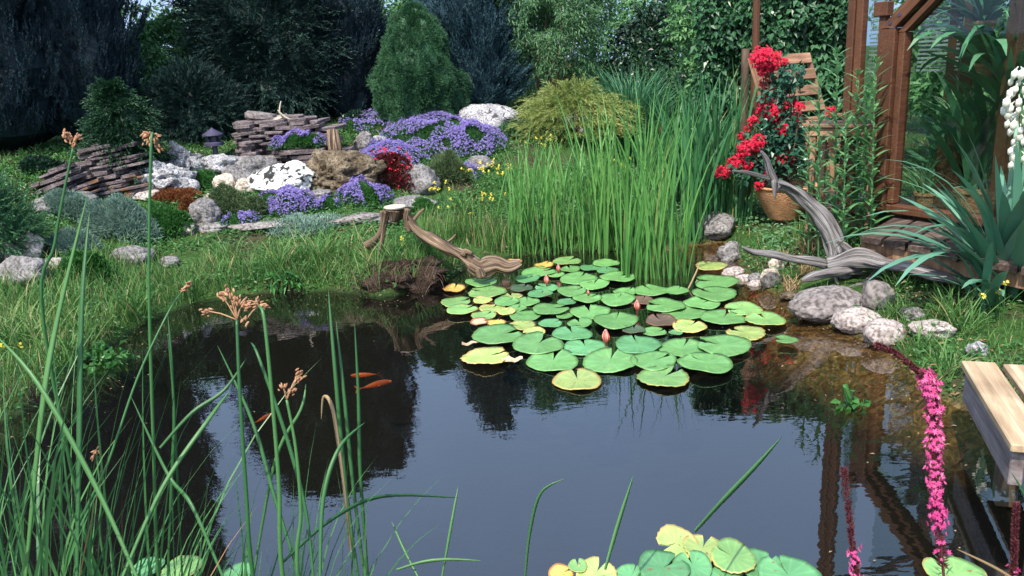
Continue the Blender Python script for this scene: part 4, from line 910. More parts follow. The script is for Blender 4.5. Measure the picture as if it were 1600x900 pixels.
# ------------------------------------------------------------------ clay pot with red flowering plant
def pot():
    b=G(1228,362); Y=b.y+.22; q=Q(1226,341,Y); s=ppm(q); q=Vector((q.x,q.y,q.z)); gz=hz(q.x,q.y)
    o=MB(); tube(o,[Vector((q.x,q.y,gz-.05)),Vector((q.x,q.y,q.z))],[.10,.09],16,3,ridge=.3,seed=3); o=o.build('log_block',MT['stump'],origin=Vector((q.x,q.y,gz))); tag(o,'short log block carrying the clay pot','log')
    r=45*s; h=52*s
    t=thing('clay_pot','ribbed terracotta pot full of red flowers on a log block','plant pot',q)
    mb=MB(); prof_=[(r*.50,0)]
    for i in range(13):
        k=i/12; rr=r*(.55+.45*math.sin(k*1.35)/math.sin(1.35)); prof_+=[(rr,h*(k*.92+.02)),(rr*1.025,h*(k*.92+.045))]
    prof_+=[(r*1.06,h*.96),(r*1.07,h*1.02),(r*.96,h*1.03),(r*.92,h*.9)]
    lathe(mb,q,prof_,36); bw=mb.build('bowl',MT['terra'],t,smooth=True)
    mb=MB(); lathe(mb,(q.x,q.y,q.z),[(r*.92,h*.85),(r*.5,h*.92),(.01,h*.93)],20); mb.build('soil',MT['bark'],bw)
    # plant
    c=Vector((q.x,q.y,q.z+h*.9)); pt=thing('red_flowering_shrub','tall potted shrub with crimson flower clusters beside the deck chair','flowering shrub',c)
    fl=[(1195,95,20),(1190,88,16),(1203,93,17),(1200,100,14),(1194,112,9),(1225,97,6),(1196,130,9),(1196,155,12),(1206,165,10),(1192,172,10),(1208,178,12),(1218,170,9),(1226,165,7),(1240,160,8),(1250,166,7),(1176,190,9),(1196,182,9),(1214,192,11),(1222,202,10),(1238,186,9),(1170,200,6),(1184,222,13),(1164,232,12),(1176,232,10),(1162,226,10),(1156,240,6),(1230,238,10),(1220,248,9),(1236,250,6),(1152,252,11),(1140,256,9),(1126,268,11),(1134,270,8),(1166,258,10),(1178,270,8),(1190,266,9),(1196,275,8),(1186,290,7),(1300,175,9),(1206,138,5),(1245,178,8),(1160,215,8)]
    sm=MB(); fm=MB(); lm=MB(); rs=random.Random(5)
    Pf=[];Nf=[];Sf=[]; Lp=[]
    for i,(x,y,s_) in enumerate(fl):
        e=Q(x,y,q.y+rs.uniform(-.12,.12)); mid=c.lerp(e,.5)+Vector((rs.uniform(-.06,.06),rs.uniform(-.05,.05),.05))
        tube(sm,[c,mid,e],[.007,.005,.003],5,3)
        k=int(s_*s_*.5)+8; d=rdir(k); pp=np.array(e)+d*(s_*s*1.0)*(RNG.random(k)**.35)[:,None]; Pf.append(pp); Nf.append(d*.6+np.array([0,-.6,.5])); 
        for j in range(16):
            u=rs.uniform(.35,1.05); p_=c.lerp(mid,u*2) if u<.5 else mid.lerp(e,u*2-1); Lp.append(p_+Vector((rs.gauss(0,.04),rs.gauss(0,.04),rs.gauss(0,.04))))
    for (x,y,sg,k) in [(1225,120,14,70),(1215,145,22,110),(1240,130,16,70),(1220,210,30,260),(1240,235,26,200),(1200,235,20,100),(1250,110,8,25),(1210,255,18,80),(1245,262,20,90)]:
        for j in range(k): e=Q(x+rs.gauss(0,sg*.5),y+rs.gauss(0,sg*.6),q.y+rs.uniform(-.12,.15)); Lp.append(e)
    sm.build('stems',MT['bark'],pt)
    Pf=np.concatenate(Pf);Nf=np.concatenate(Nf); star_flowers(fm,Pf,Nf,.030,6); fm.build('flowers',MT['red'],pt)
    Lp=np.array([tuple(p) for p in Lp]); n=len(Lp); kites(lm,Lp,rdir(n)+np.array([0,-.2,-.3]),.055*RNG.uniform(.6,1.2,n),.034,unit(np.array([0,-.5,.8])+rdir(n)*.5)); lm.build('leaves',MT['rose'],pt)
    return q
potq=pot()
# ------------------------------------------------------------------ greenhouse
A=P(1401,331,.38); Bp=P(1552,353,.38); u=(Bp-A).normalized(); nrm=Vector((u.y,-u.x,0))
if nrm.y>0: nrm=-nrm
UP=Vector((0,0,1)); fz=.38
def W(s,t,z): return A+u*s+nrm*t+UP*(z-fz)      # s along the wall, t outward, z height
def on_wall(px,z=fz):     # s where a photo column meets the wall line at floor height
    d=ray(px,330); # horizontal ray
    M=np.array([[u.x,-d.x],[u.y,-d.y]]); r=np.linalg.solve(M,np.array([-A.x,-A.y])); return float(r[0])
s1a=on_wall(1370); s2a=on_wall(1308); s2b=on_wall(1336)
print('greenhouse A',A,'u',u,'s',s1a,s2a,s2b)
gh=thing('greenhouse','brown timber framed greenhouse with tall glass panes full of house plants','greenhouse',A)
TH=.07
def bar(mb,s0,t0,z0,ds,dt,dz,grain): box(mb,W(s0,t0,z0),u*ds,nrm*dt,UP*dz,.006,None,grain)
mb=MB(); wdt=0.20; bar(mb,s1a,-.05,fz,-s1a-.045,.14,Q(1392,44,W(s1a,0,fz).y).z-fz,2); mb.build('corner_post',MT['timber'],gh)
mb=MB(); bar(mb,-.04,-.03,fz+.06,.045,.09,Q(1392,44,W(s1a,0,fz).y).z-.029-fz-.06,2); bar(mb,-.04,-.03,fz,1.70,.10,.055,0); bar(mb,1.66,-.03,fz+.06,.07,.10,2.6,2); dfr=mb.build('door_frame',MT['timber'],gh)
# sloping corner brace rising to the right
zb=Q(1392,44,W(s1a,0,fz).y).z
def wall_quad(mb,c,t0,dt):
    """board in the plane of the wall: corners as (s, z), front face at t0+dt"""
    cc=sum((Vector((a_,0,b_)) for a_,b_ in c),Vector())/4; V=[];g=[]
    for t_ in (t0,t0+dt):
        for (a_,b_) in c: p=W(a_,t_,b_); V.append(tuple(p)); g.append(((b_-a_)*.7,t_,(a_+b_)*.7))
    mb.addlist(np.array(V),[[3,2,1,0],[4,5,6,7]]+[[i_,(i_+1)%4,4+(i_+1)%4,4+i_] for i_ in range(4)],.6,np.array(g))
dx,dz=.80,.74
mb=MB(); wall_quad(mb,[(s1a,zb+.002),(-.047,zb+.002),(-.047+dx,zb+.002+dz),(s1a+dx,zb+.002+dz)],-.05,.143); wall_quad(mb,[(-.045,zb-.026),(.006,zb-.026),(.006+dx,zb-.026+dz),(-.045+dx,zb-.026+dz)],-.03,.09); beam=mb.build('sloping_beam',MT['timber'],gh)
for (s_,z_) in ((s1a+.07,zb+.03),(s1a+.13,zb+.075)):
    mb=MB(); c=W(s_,.094,z_); V=[tuple(c+nrm*.003+(u*math.cos(a)+UP*math.sin(a))*.012) for a in np.linspace(0,6.283,10,endpoint=False)]+[tuple(c+nrm*-.02+(u*math.cos(a)+UP*math.sin(a))*.012) for a in np.linspace(0,6.283,10,endpoint=False)]
    mb.addlist(np.array(V),[list(range(10))]+[[i,(i+1)%10,10+(i+1)%10,10+i] for i in range(10)]); mb.build('bolt',MT['lant'],beam)
mb=MB(); bar(mb,s2a,-.04,.30,(s2b-s2a)*.38,.05,2.6,2); bar(mb,s2a+(s2b-s2a)*.46,-.05,.30,(s2b-s2a)*.36,.06,2.6,2); mb.build('far_post',MT['timber'],gh)
mb=MB(); bar(mb,s2b,-.04,fz-.05,s1a-s2b,.08,.10,0); mb.build('bottom_rail',MT['timber'],gh)
mb=MB(); bar(mb,s2b,-.04,fz+2.4,s1a-s2b+1.2,.10,.12,0); mb.build('top_rail',MT['timber'],gh)
hs=on_wall(1375); mb=MB(); bar(mb,hs-.07,.0,fz+.25,.05,.05,1.02,2); bar(mb,hs-.10,.0,fz+1.24,.10,.07,.09,2); mb.build('door_leaf_edge',MT['timber'],gh)
mb=MB(); bar(mb,.012,.0,fz+.058,1.64,.006,2.5,2); mb.build('glass_pane',MT['glass'],dfr)
mb=MB(); bar(mb,s2b+.005,.0,fz+.06,s1a-s2b-.01,.006,2.3,2); mb.build('glass_pane',MT['glass'],gh)
def IN(px,t,z):
    A2=A-nrm*t; d=ray(px,200); M=np.array([[u.x,-d.x],[u.y,-d.y]]); s_=float(np.linalg.solve(M,np.array([-A2.x,-A2.y]))[0]); return W(s_,-t,z)
def zpx(px,py,t): # height of a photo pixel at that place
    b=IN(px,t,fz); return Q(px,py,b.y).z
# inner structure: floor, back wall, inner frames
mb=MB()
for k in range(14): bar(mb,s2b+k*.2,-1.9,fz-.06,.195,1.86,.05,1)
mb.build('inner_floor',MT['deck'],gh)
mb=MB(); bar(mb,s2a,-1.96,fz-.3,2.9,.05,1.5,0); mb.build('back_wall',MT['timber'],gh)
for k in range(4): mb=MB(); bar(mb,s2a+k*.85,-1.96,fz+1.202,.08,.06,1.5,2); mb.build('back_post',MT['timber'],gh)
mb=MB(); q=IN(1478,.75,fz); box(mb,q,u*.06,nrm*.07,UP*1.75,.005,None,2); mb.build('inner_post',MT['timber'],gh)
mb=MB(); q=IN(1500,.6,fz); box(mb,q,u*.09,nrm*.07,UP*2.3,.005,None,2); mb.build('inner_post',MT['timber'],gh)
mb=MB(); q=IN(1566,.15,fz); box(mb,q,u*.07,nrm*.07,UP*2.4,.005,None,2); mb.build('inner_post',MT['timber'],gh)
mb=MB(); q=IN(1415,.75,zpx(1440,28,.75)); box(mb,q,u*.5,nrm*.06,UP*.06,.005,None,0); mb.build('inner_beam',MT['timber'],gh)
mb=MB(); 
qb=IN(1426,.70,zpx(1440,112,.70))
for k in range(15): box(mb,qb+UP*k*.028,u*.30,nrm*.012,UP*.014,.001,None,0)
qb=IN(1352,.35,zpx(1355,120,.35))
for k in range(34): box(mb,qb+UP*k*.028,u*.10,nrm*.012,UP*.012,.001,None,0)
mb.build('reflection_slats',wood_mat('reflection_slat_grey',(.25,.28,.28),(.4,.44,.44),None,(20,20,20)),gh)  # grey slats added behind the panes to stand for striped reflections in the glass
# roof rafters rising behind
mb=MB()
for k in range(5): box(mb,W(s2a+k*.62,.0,fz+2.42),-nrm*1.9+UP*.25,u*.06,UP*.08,.005,None,0)
mb.build('rafter',MT['timber'],gh)
# house plants inside
def strap_plant(label,base,n,L,Wd,mat,spread=(.1,.8),bend=(1.0,2.2),pot_r=.07,pot_h=.11,name='house_plant',group='house plants in the greenhouse',seg=7):
    t=thing(name,label,'house plant',base,group)
    if pot_r:
        mb=MB(); lathe(mb,base,[(pot_r*.7,0),(pot_r*.95,pot_h*.8),(pot_r*1.06,pot_h*.82),(pot_r*1.06,pot_h),(pot_r*.9,pot_h),(pot_r*.9,pot_h*.85)],20); mb.build('pot',MT['terra'],t)
    mb=MB(); p=np.tile(np.array([base.x,base.y,base.z+pot_h*.8]),(n,1))+RNG.normal(size=(n,3))*[.02,.02,.005]
    blades(mb,p,RNG.random(n)*6.283,L*RNG.uniform(.6,1.1,n),Wd*RNG.uniform(.7,1.1,n),RNG.uniform(*spread,n),RNG.uniform(*bend,n),seg); mb.build('leaves',mat,t); return t
z1=zpx(1497,225,.3)
strap_plant('green and white spider plant raised on a stand behind the glass',IN(1497,.3,z1),90,.36,.016,MT['spider'])
mb=MB(); c=IN(1497,.3,fz); box(mb,c-u*.08-nrm*.08,u*.16,nrm*.16,UP*(z1-fz-.002),.004,None,2); o=mb.build('plant_stand',MT['timber'],origin=c); tag(o,'dark wooden stand under the raised spider plant','plant stand')
strap_plant('small spider plant low behind the glass near the sill',IN(1455,.22,fz),60,.34,.015,MT['spider'])
strap_plant('broad strap leaved plant hanging down beside the inner post',IN(1535,.3,zpx(1535,130,.3)),26,.75,.07,MT['inside'],(.4,1.1),(2.4,3.0),.08,.12)
strap_plant('dark broad leaved plant on the greenhouse floor',IN(1530,.3,fz),34,.85,.075,MT['inside'],(.0,.45),(.6,1.6),.11,.16)
strap_plant('upper hanging plant with narrow leaves near the top of the glass',IN(1520,.25,zpx(1520,60,.25)),60,.45,.03,MT['inside'],(.3,1.2),(1.5,2.7),.07,.1)
strap_plant('leafy plant in the right corner of the greenhouse',IN(1580,.3,fz+.5),60,.7,.05,MT['inside'],(.1,.9),(1.0,2.2),.1,.15)
strap_plant('low bushy dark plant by the greenhouse sill',IN(1490,.45,fz),50,.5,.05,MT['inside'],(.1,.9),(1.0,2.0),.1,.12)
q=W(.4,-1.3,fz); leafy_t=thing('leafy_house_plant','tall leafy plant filling the dim back of the greenhouse','house plant',q); mb=MB()
for (a_,b_,z_) in ((.1,-1.5,.35),(.9,-1.3,.9),(1.4,-1.1,1.4),(.9,-1.4,1.8),(1.5,-.8,.6)):
    c=W(a_,b_,fz+z_); leafy(mb,c,(.35,.35,.45),500,.11,.045,int(a_*10))
mb.build('foliage',MT['inside'],leafy_t); mb=MB()
for k in range(4): c=W(.3+k*.4,-1.3,fz); tube(mb,[c,c+UP*1.0],[.015,.008],6,2)
mb.build('stems',MT['bark'],leafy_t)
# ------------------------------------------------------------------ deck
def prism(mb,c4,th,r=None):
    """plank with four top corners (counter-clockwise) and thickness, edges eased"""
    c4=[Vector(c) for c in c4]; m_=sum(c4,Vector())/4; V=[];off=random.uniform(0,20)
    for (dz,k) in ((0,.985),(-.006,1.0),(-th,1.0)):
        for c in c4: p=m_+(c-m_)*k if k!=1 else c; V.append((p.x,p.y,c.z+dz))
    d=((c4[3]-c4[0])).normalized(); e=(c4[1]-c4[0]).normalized(); g=[((Vector(v)-c4[0]).dot(e)+off,(Vector(v)-c4[0]).z+off,(Vector(v)-c4[0]).dot(d)) for v in V]
    F=[[0,1,2,3]]+[[i+4*l,i+4*l+4,(i+1)%4+4*l+4,(i+1)%4+4*l] for l in range(2) for i in range(4)]+[[11,10,9,8]]
    mb.addlist(np.array(V),F,r,np.array(g)); return mb
dk=thing('wooden_deck','weathered dark plank deck in front of the greenhouse door','deck',W(.3,.3,.2))
a0=P(1398,338,fz-.03); a1=P(1552,360,fz-.03); b0=P(1343,368,fz-.03); b1=P(1500,398,fz-.03); ua=(a1-a0); ub=(b1-b0)
N=4.0
for k in range(9):
    f0=k/N+.012; f1=(k+1)/N-.022; j=random.uniform(-.012,.012); ex=.04*(1 if k%2 else 0)/N
    pr=[b0+ub*f0,b0+ub*f1,a0+ua*f1,a0+ua*f0]; d=(pr[0]-pr[3]).normalized(); pr[0]=pr[0]+d*j; pr[1]=pr[1]+d*j
    mb=MB(); prism(mb,[p+UP*random.uniform(-.002,.003) for p in pr],.04); mb.build('plank',MT['deck2'],dk)
mb=MB(); n_=(b0-a0).normalized(); box(mb,b0-n_*.035-UP*.128,ub*2.2,-n_*.03,UP*.085,.004,None,0); mb.build('front_board',MT['chairw2'],dk)
for f in (.1,1.0,1.9):
    mb=MB(); p=b0-n_*.12+ub*f; box(mb,Vector((p.x,p.y,0.0)),ub.normalized()*.08,-n_*.07,UP*(fz-.075),.005,None,2); mb.build('deck_post',MT['timber'],dk)
dk2=thing('chair_terrace','paler plank terrace under the deck chair behind the lily stalks','deck',P(1300,320,.2))
a0=P(1245,296,.33); a1=P(1374,290,.33); b0=P(1268,322,.33); b1=P(1392,330,.33); ua=a1-a0; ub=b1-b0
for k in range(7):
    f0=k/7+.008; f1=(k+1)/7-.008; mb=MB(); prism(mb,[b0+ub*f0,b0+ub*f1,a0+ua*f1,a0+ua*f0],.035); mb.build('plank',MT['deck2'],dk2)
mb=MB(); box(mb,b0-UP*.16+(a0-b0)*.05,ub,(a0-b0).normalized()*.03,UP*.12,.004,None,0); mb.build('front_board',MT['chairw2'],dk2)
# ------------------------------------------------------------------ deck chair: backrest slats, rails, arms, seat, legs
def chair():
    Y=potq.y+.50; c=G(1240,320); z0=.28
    t=thing('deck_chair','wooden slatted deck chair with reclined back beyond the red flowers','chair',Vector((Q(1240,300,Y).x,Y,z0)))
    def bx(p,q_,w_,th,name,mat='chairw',wdir=None):
        p=Vector(p);q_=Vector(q_);d=(q_-p); n_=(wdir or UP); n_=(n_-d.normalized()*n_.dot(d.normalized())).normalized(); sd_=d.cross(n_).normalized()
        mb=MB(); box(mb,p-n_*w_/2-sd_*th/2,d,n_*w_,sd_*th,.004,None,0); return mb.build(name,MT[mat],t)
    # local frame: back rail leans; f = facing direction (to the right and a little to the viewer)
    TL=Q(1173,94,Y-.05); TR=Q(1262,88,Y+.22); BL=Q(1212,232,Y-.25); BR=Q(1300,222,Y+.02)
    fw=(BL-TL).normalized()
    bx(TL-fw*.02,BL,.045,.022,'back_rail'); bx(TR-fw*.02,BR,.045,.022,'back_rail')
    for k in (.035,.215,.40,.58,.76,.93):
        a_=TL.lerp(BL,k); b_=TR.lerp(BR,k); off=Vector((.012,-.016,.012)); o=bx(a_+off,b_+off,.088,.016,'back_slat',wdir=fw)
    f=Vector((.86,-.30,0)).normalized(); sdv=(BR-BL); 
    SL=BL+UP*.02; SR=BR+UP*.02
    for k in range(6):
        off=f*(.04+.075*k)+UP*(.0+.004*k); bx(SL+off,SR+off,.060,.018,'seat_slat',wdir=f)
    bx(SL-UP*.03,SL+f*.50-UP*.02,.05,.024,'seat_rail'); bx(SR-UP*.03,SR+f*.50-UP*.02,.05,.024,'seat_rail')
    for S in (SL,SR):
        a_=S-f*.06+UP*.20; bx(a_,a_+f*.50+UP*.02,.022,.07,'armrest')
        bx(S+f*.40+UP*.22,Vector((S.x+f.x*.46,S.y+f.y*.46,z0)),.045,.028,'leg',wdir=f)
        bx(S-f*.02+UP*.20,Vector((S.x-f.x*.22,S.y-f.y*.22,z0)),.045,.028,'leg',wdir=f)
    bx(SL+f*.40-UP*.18,SR+f*.40-UP*.18,.04,.022,'stretcher')
chair()
def table():
    Y=5.5; z0=.2; a_=Q(1256,197,5.5); b_=Q(1370,197,5.22); s=ppm(a_); d=(b_-a_); e=Vector((-d.y,d.x,0)).normalized()
    t=thing('slatted_table','small pinkish wooden slatted table in front of the deck chair','table',Vector((a_.x+.2,Y,z0)))
    for k in range(4): mb=MB(); box(mb,a_+e*(k*.085)-UP*.012,d,e*.075,UP*.02,.004,None,0); mb.build('table_slat',MT['deck' if k else 'chairw'],t)
    mb=MB(); box(mb,a_+d*.04-UP*.07+e*.02,d*.92,e*.02,UP*.055,.004,None,0); mb.build('apron',MT['chairw'],t)
    for (i,j) in ((.06,.03),(.9,.03),(.06,.28),(.9,.28)): mb=MB(); p=a_+d*i+e*j; box(mb,Vector((p.x,p.y,z0)),d.normalized()*.045,e*.04,UP*(a_.z-z0-.014),.004,None,2); mb.build('leg',MT['chairw'],t)
table()
def post(name,label,px,ytop,ybot,Y,r,mat='timber'):
    a_=Q(px,ytop,Y); z=hz(a_.x,Y); mb=MB(); tube(mb,[Vector((a_.x,Y,z-.05)),Vector((a_.x,Y,(z+a_.z)/2)),a_],[r*1.05,r,r*.96],12,3,ridge=.08); o=mb.build(name,MT[mat],origin=Vector((a_.x,Y,z)),smooth=True); tag(o,label,'post')
post('garden_post','tall round brown post in front of the hornbeam hedge',1184,-60,90,7.7,.036)
post('short_post','short round weathered post left of the deck chair',1165,76,230,7.3,.036,'bark')
# ------------------------------------------------------------------ jetty at the right edge
def jetty():
    zt=.30; c1=P(1502,563,zt); c2=P(1578,690,zt); d=(c2-c1); L=d.length*.93; d=d.normalized(); e=Vector((-d.y,d.x,0)); 
    if e.x<0: e=-e
    t=thing('wooden_jetty','pale wooden plank jetty reaching over the water from the right edge','jetty',c1+e*.5-UP*(zt))
    wpl=.115
    c2=P(1580,694,zt); L=(c2-c1).length
    for k in range(9):
        mb=MB(); o=c1+e*(k*(wpl+.022)); box(mb,o-UP*.028+d*(.012*(k%2)),d*L*(1+.0*k),e*wpl,UP*.028,.004,None,0); mb.build('plank',MT['jetty'],t)
    mb=MB(); box(mb,c1+d*.02+e*.012-UP*.155,d*(L-.05),e*.04,UP*.124,.004,None,0); mb.build('side_board',MT['jettys'],t)
    mb=MB(); box(mb,c1+d*(L-.045)+e*.06-UP*.15,e*1.1,d*.035,UP*.12,.004,None,0); mb.build('end_board',MT['jettys'],t)
    for (i,j) in ((.12,.12),(L-.15,.12),(.12,1.0),(L-.15,1.0)):
        mb=MB(); o=c1+d*i+e*j; box(mb,Vector((o.x,o.y,-.5 if i>.2 else -.2)),d*.07,e*.07,UP*(.5+.13 if i>.2 else .2+.13),.004,None,2); mb.build('support_post',MT['jettys'],t)
jetty()
# ------------------------------------------------------------------ lily pads
def zx(u_,v_): return 670+u_/2.6667, 380+v_/2.6667
PADS=[ # zoomed centre x, y, width, colour, notch (deg, 90 = away from viewer), label, [curl]
(620,568,205,'y',92,'pale yellowing pad with open notch, foremost of the main lily bed'),
(980,560,215,'r',40,'wide pale green pad at the front right of the yellowing foremost pad'),
(1155,512,228,'g',120,'very large green pad at the front right corner of the bed'),
(755,492,226,'g',70,'very large green pad in the front row just below the red bud'),
(935,497,190,'g',20,'green pad wedged between the two very large front pads'),
(518,487,218,'g',75,'large green pad in the front row right of the dead brown leaf'),
(240,478,205,'y',25,'toothed yellow green pad at the left front of the bed'),
(1225,435,225,'g',150,'very large oval green pad at the right of the second row'),
(1055,440,195,'g',60,'large green pad left of the very large oval one, second row'),
(870,428,190,'b',92,'bluish green pad with V notch right of the red bud'),
(652,430,180,'b',95,'bluish green pad with notch touching the red bud on its left'),
(457,425,212,'g',60,'large green pad with glossy patch, second row left'),
(290,392,212,'g',20,'large green pad alone above the toothed yellow green pad'),
(600,378,168,'b',100,'wavy bluish green pad with folded lobes behind the red bud'),
(440,375,95,'y',200,'small pale yellow pad between two large green ones'),
(1322,372,158,'y',130,'yellow pad with curled brown rim right of the large oval pad'),
(1085,350,140,'y',45,'yellowish pad right of the bronze pad'),
(1403,325,163,'r',100,'pale green pad with white centre at the far right of the bed'),
(1228,313,185,'g',60,'large green pad under the yellow rimmed oval pad'),
(970,330,125,'m',110,'bronze brown pad right of the centre'),
(940,366,100,'g',10,'small green pad below the bronze pad'),
(855,364,95,'d',80,'crumpled dark green pad in front of the bronze pad'),
(778,330,185,'g',70,'large green pad left of the crumpled dark pad'),
(630,334,105,'g',100,'small green pad above the wavy bluish pad'),
(508,340,100,'b',30,'small round bluish pad left of centre with clear notch'),
(385,342,120,'y',170,'yellow tinged pad left of the small round bluish pad'),
(280,335,82,'o',60,'crumpled deep yellow pad at the left side'),
(212,336,75,'t',10,'dead tan pad at the extreme left below small green pad'),
(670,287,168,'g',90,'green pad with upright notch in the middle of the bed'),
(508,280,155,'g',10,'large glossy green pad with split on the right, left of centre'),
(400,300,135,'g',150,'green pad tucked under the large glossy split pad'),
(228,305,105,'r',40,'small pale green pad above the dead tan pad'),
(322,292,80,'y',60,'small yellow green pad between two greens on the left'),
(1067,290,188,'g',150,'large green pad just right of the second pink bud'),
(985,265,165,'g',165,'dark rimmed green pad touching the second pink bud'),
(1310,272,155,'r',180,'oval yellow rimmed pad at the right, under the largest back pad'),
(1140,252,150,'g',30,'green pad overlapped by the raised large back pad'),
(1190,218,178,'g',120,'raised large pad at the right of the back rows'),
(1195,162,184,'g',160,'wide green pad nearest to the pebbles'),
(1175,100,130,'y',100,'yellow blotched pad right beside the grey rough rock'),
(885,240,105,'m',60,'reddish pad behind the second pink bud'),
(785,237,145,'g',60,'green pad with dark gap on its right, behind the notched centre pad'),
(660,237,120,'g',30,'green pad left of the reddish pad row'),
(575,245,80,'b',45,'little bluish pad in the middle back'),
(465,215,105,'b',60,'bluish pad close to the dull dark pad'),
(410,242,105,'g',90,'green pad below the dull dark pad'),
(325,245,105,'g',45,'green pad below the yellow green rounded pad at left'),
(140,284,130,'r',30,'pale green pad with rim in the left column, lower one'),
(113,245,130,'r',10,'pale green pad with rim in the left column, upper one'),
(225,243,80,'y',150,'small yellow pad beside the left column of pale pads'),
(262,270,110,'y',60,'yellow green pad right of the left column of pale pads'),
(245,205,160,'r',170,'large pale pad with brown front rim below the driftwood'),
(218,168,135,'g',25,'green pad directly below the driftwood root end'),
(107,190,95,'o',80,'dying yellow pad with curled brown edge under the driftwood'),
(595,205,122,'g',20,'green pad with slit left of the tall reeds base'),
(820,200,100,'g',45,'green pad in front of the reed stems'),
(930,200,145,'g',110,'broad green pad right of the reed stems'),
(1035,205,95,'g',60,'green pad at the right of the bent yellow stalk row'),
(688,172,125,'g',70,'green pad left of the reed stems'),
(790,145,150,'g',30,'shiny green pad partly behind the reed stems'),
(625,145,155,'g',60,'shiny broad green pad in the back row middle'),
(460,122,145,'g',10,'green pad behind the third small bud'),
(410,155,105,'b',40,'bluish pad left of the third small bud'),
(490,187,100,'b',150,'bluish pad right of the dull dark pad'),
(388,192,92,'d',60,'dull dark green pad on the left side of the back rows'),
(345,220,90,'y',100,'yellow green rounded pad beside the dull dark pad'),
(530,133,70,'g',70,'tiny green pad just below the fourth small bud'),
(578,80,120,'r',40,'pale green pad in the farthest row'),
(590,108,85,'g',100,'small green pad of the farthest rows beside the fourth bud'),
(480,97,80,'o',50,'golden yellow pad in the farthest row'),
(675,100,100,'b',60,'bluish pad of the farthest row left of the reeds'),
(740,85,110,'g',20,'green pad farthest back among the reed stems'),
(1487,412,95,'g',170,'small bright pad floating alone over the brown shallows'),
(368,272,80,'g',60,'small green pad above the tucked pad'),
(745,117,90,'b',90,'bluish pad behind the shiny pad by the reeds'),
(565,300,70,'g',60,'small green pad right of the large glossy split pad'),
(1030,376,60,'b',10,'tiny bluish pad between yellowish and dull pads'),
(355,84,70,'o',10,'yellow pad behind the driftwood root end'),
]
def pad(name,c,r,col,notch,label,group,seed,tilt=0,curl=.0,tdir=0):
    rs=random.Random(seed); seg=44; rings=6; V=[(0,0,.0)]; g=[(0,0,0)]; wa=rs.uniform(.3,.9); ph=rs.uniform(0,6)
    gap=rs.uniform(.05,.26); nt=math.radians(notch)
    asp=rs.uniform(1.08,1.18); tooth=.022 if col in 'yor' else .008
    for k in range(1,rings+1):
        q=k/rings
        for j in range(seg+1):
            a=nt+gap*(.25+.75*q)+(2*math.pi-2*gap*(.25+.75*q))*j/seg
            dn=min(j,seg-j)/seg; rr=r*q*(1+(0.05*math.sin(a*3+ph)+tooth*math.sin(a*17+ph)+tooth*.7*math.sin(a*29+2*ph))*q**2)
            if dn<.05 and q>.5: rr*=1-.12*(1-dn/.05)*(q-.5)*2
            z=r*(.030*math.sin(a*2+ph)*q+.022*math.sin(a*5+ph*2)*q*q)*(1+6*curl)+r*curl*max(0,math.sin(a*1.5+ph))*q**4*.8+.0035*q**6
            if dn<.07: z+=r*rs.uniform(.02,.09)*q*(1-dn/.07)
            x=math.cos(a)*rr; y=math.sin(a)*rr*asp
            z+=(x*math.cos(tdir)+y*math.sin(tdir))*tilt
            V.append((x,y,z)); g.append((math.cos(a),math.sin(a),q))
    F=[]
    n=seg+1
    for j in range(seg): F.append([0,1+j,2+j])
    for k in range(rings-1):
        for j in range(seg): a_=1+k*n+j; F.append([a_,a_+n,a_+n+1,a_+1])
    # thin underside
    off=len(V); V=V+[(x*.985,y*.985,z-.0035) for x,y,z in V]; g=g+g
    F2=[[i+off for i in f][::-1] for f in F]; last=1+(rings-1)*n
    for j in range(seg): F2.append([last+j,last+j+off,last+j+1+off,last+j+1])
    mb=MB(); mb.addlist(np.array(V)+np.array(c),F+F2,None,np.array(g)); o=mb.build(name,PADM[col],origin=Vector(c),smooth=True); tag(o,label,'lily pad',group); return o
for i,(u_,v_,w_,col,nt_,lab) in enumerate(PADS):
    px,py=zx(u_,v_); c=P(px,py,.01); r=w_/2.6667*ppm(c)/2*1.0
    z=.006+.004*((i*7)%5) ; tl=random.uniform(.0,.06)
    pad('lily_pad',(c.x,c.y,z+r*tl*.6),r,col,nt_,lab,'lily pads of the main bed',i,tl,.10 if col in 'otdm' else (.03 if col=='y' else random.choice((0,0,.01,.03))),random.uniform(0,6))
BOT=[(1057,848,62,'y',200,'upright yellow pad raised at the back of the front lily group',.32),
(1098,856,58,'y',60,'yellow pad overlapping the upright one in the front group',.12),
(1145,874,64,'r',140,'yellow rimmed round pad in the middle of the front group',.25),
(1192,880,66,'b',40,'bluish green pad right of the yellow rimmed round pad',.08),
(1083,884,58,'b',100,'bluish pad standing left of the yellow rimmed round pad',.18),
(1036,889,76,'b',30,'wide bluish pad at the front edge left of centre',.04),
(986,897,50,'b',60,'small bluish pad cut by the bottom edge of the picture',.03),
(932,893,60,'y',60,'yellowish pad at the bottom edge near the brown leaf',.03),
(903,886,28,'r',90,'little pale round pad left of the yellowish bottom pad',.1),
(876,892,38,'o',20,'ragged yellow brown pad at the left of the front group',.1),
(1232,898,92,'b',100,'large bluish pad at the right end of the front group',.04),
(1492,899,84,'r',100,'pale green pad under the tall magenta flower spike',.02),
(1140,901,60,'b',10,'bluish pad at the very bottom under the round ones',.02)]
for i,(px,py,w_,col,nt_,lab,tl) in enumerate(BOT):
    c=P(px,py,.03); r=w_*ppm(c)/2*1.04; pad('lily_pad',(c.x,c.y,.02+.006*(i%3)+r*tl*.45),r,col,nt_,lab,'front lily pads at the bottom edge',100+i,tl*.55,.02,-math.pi/2+math.pi)
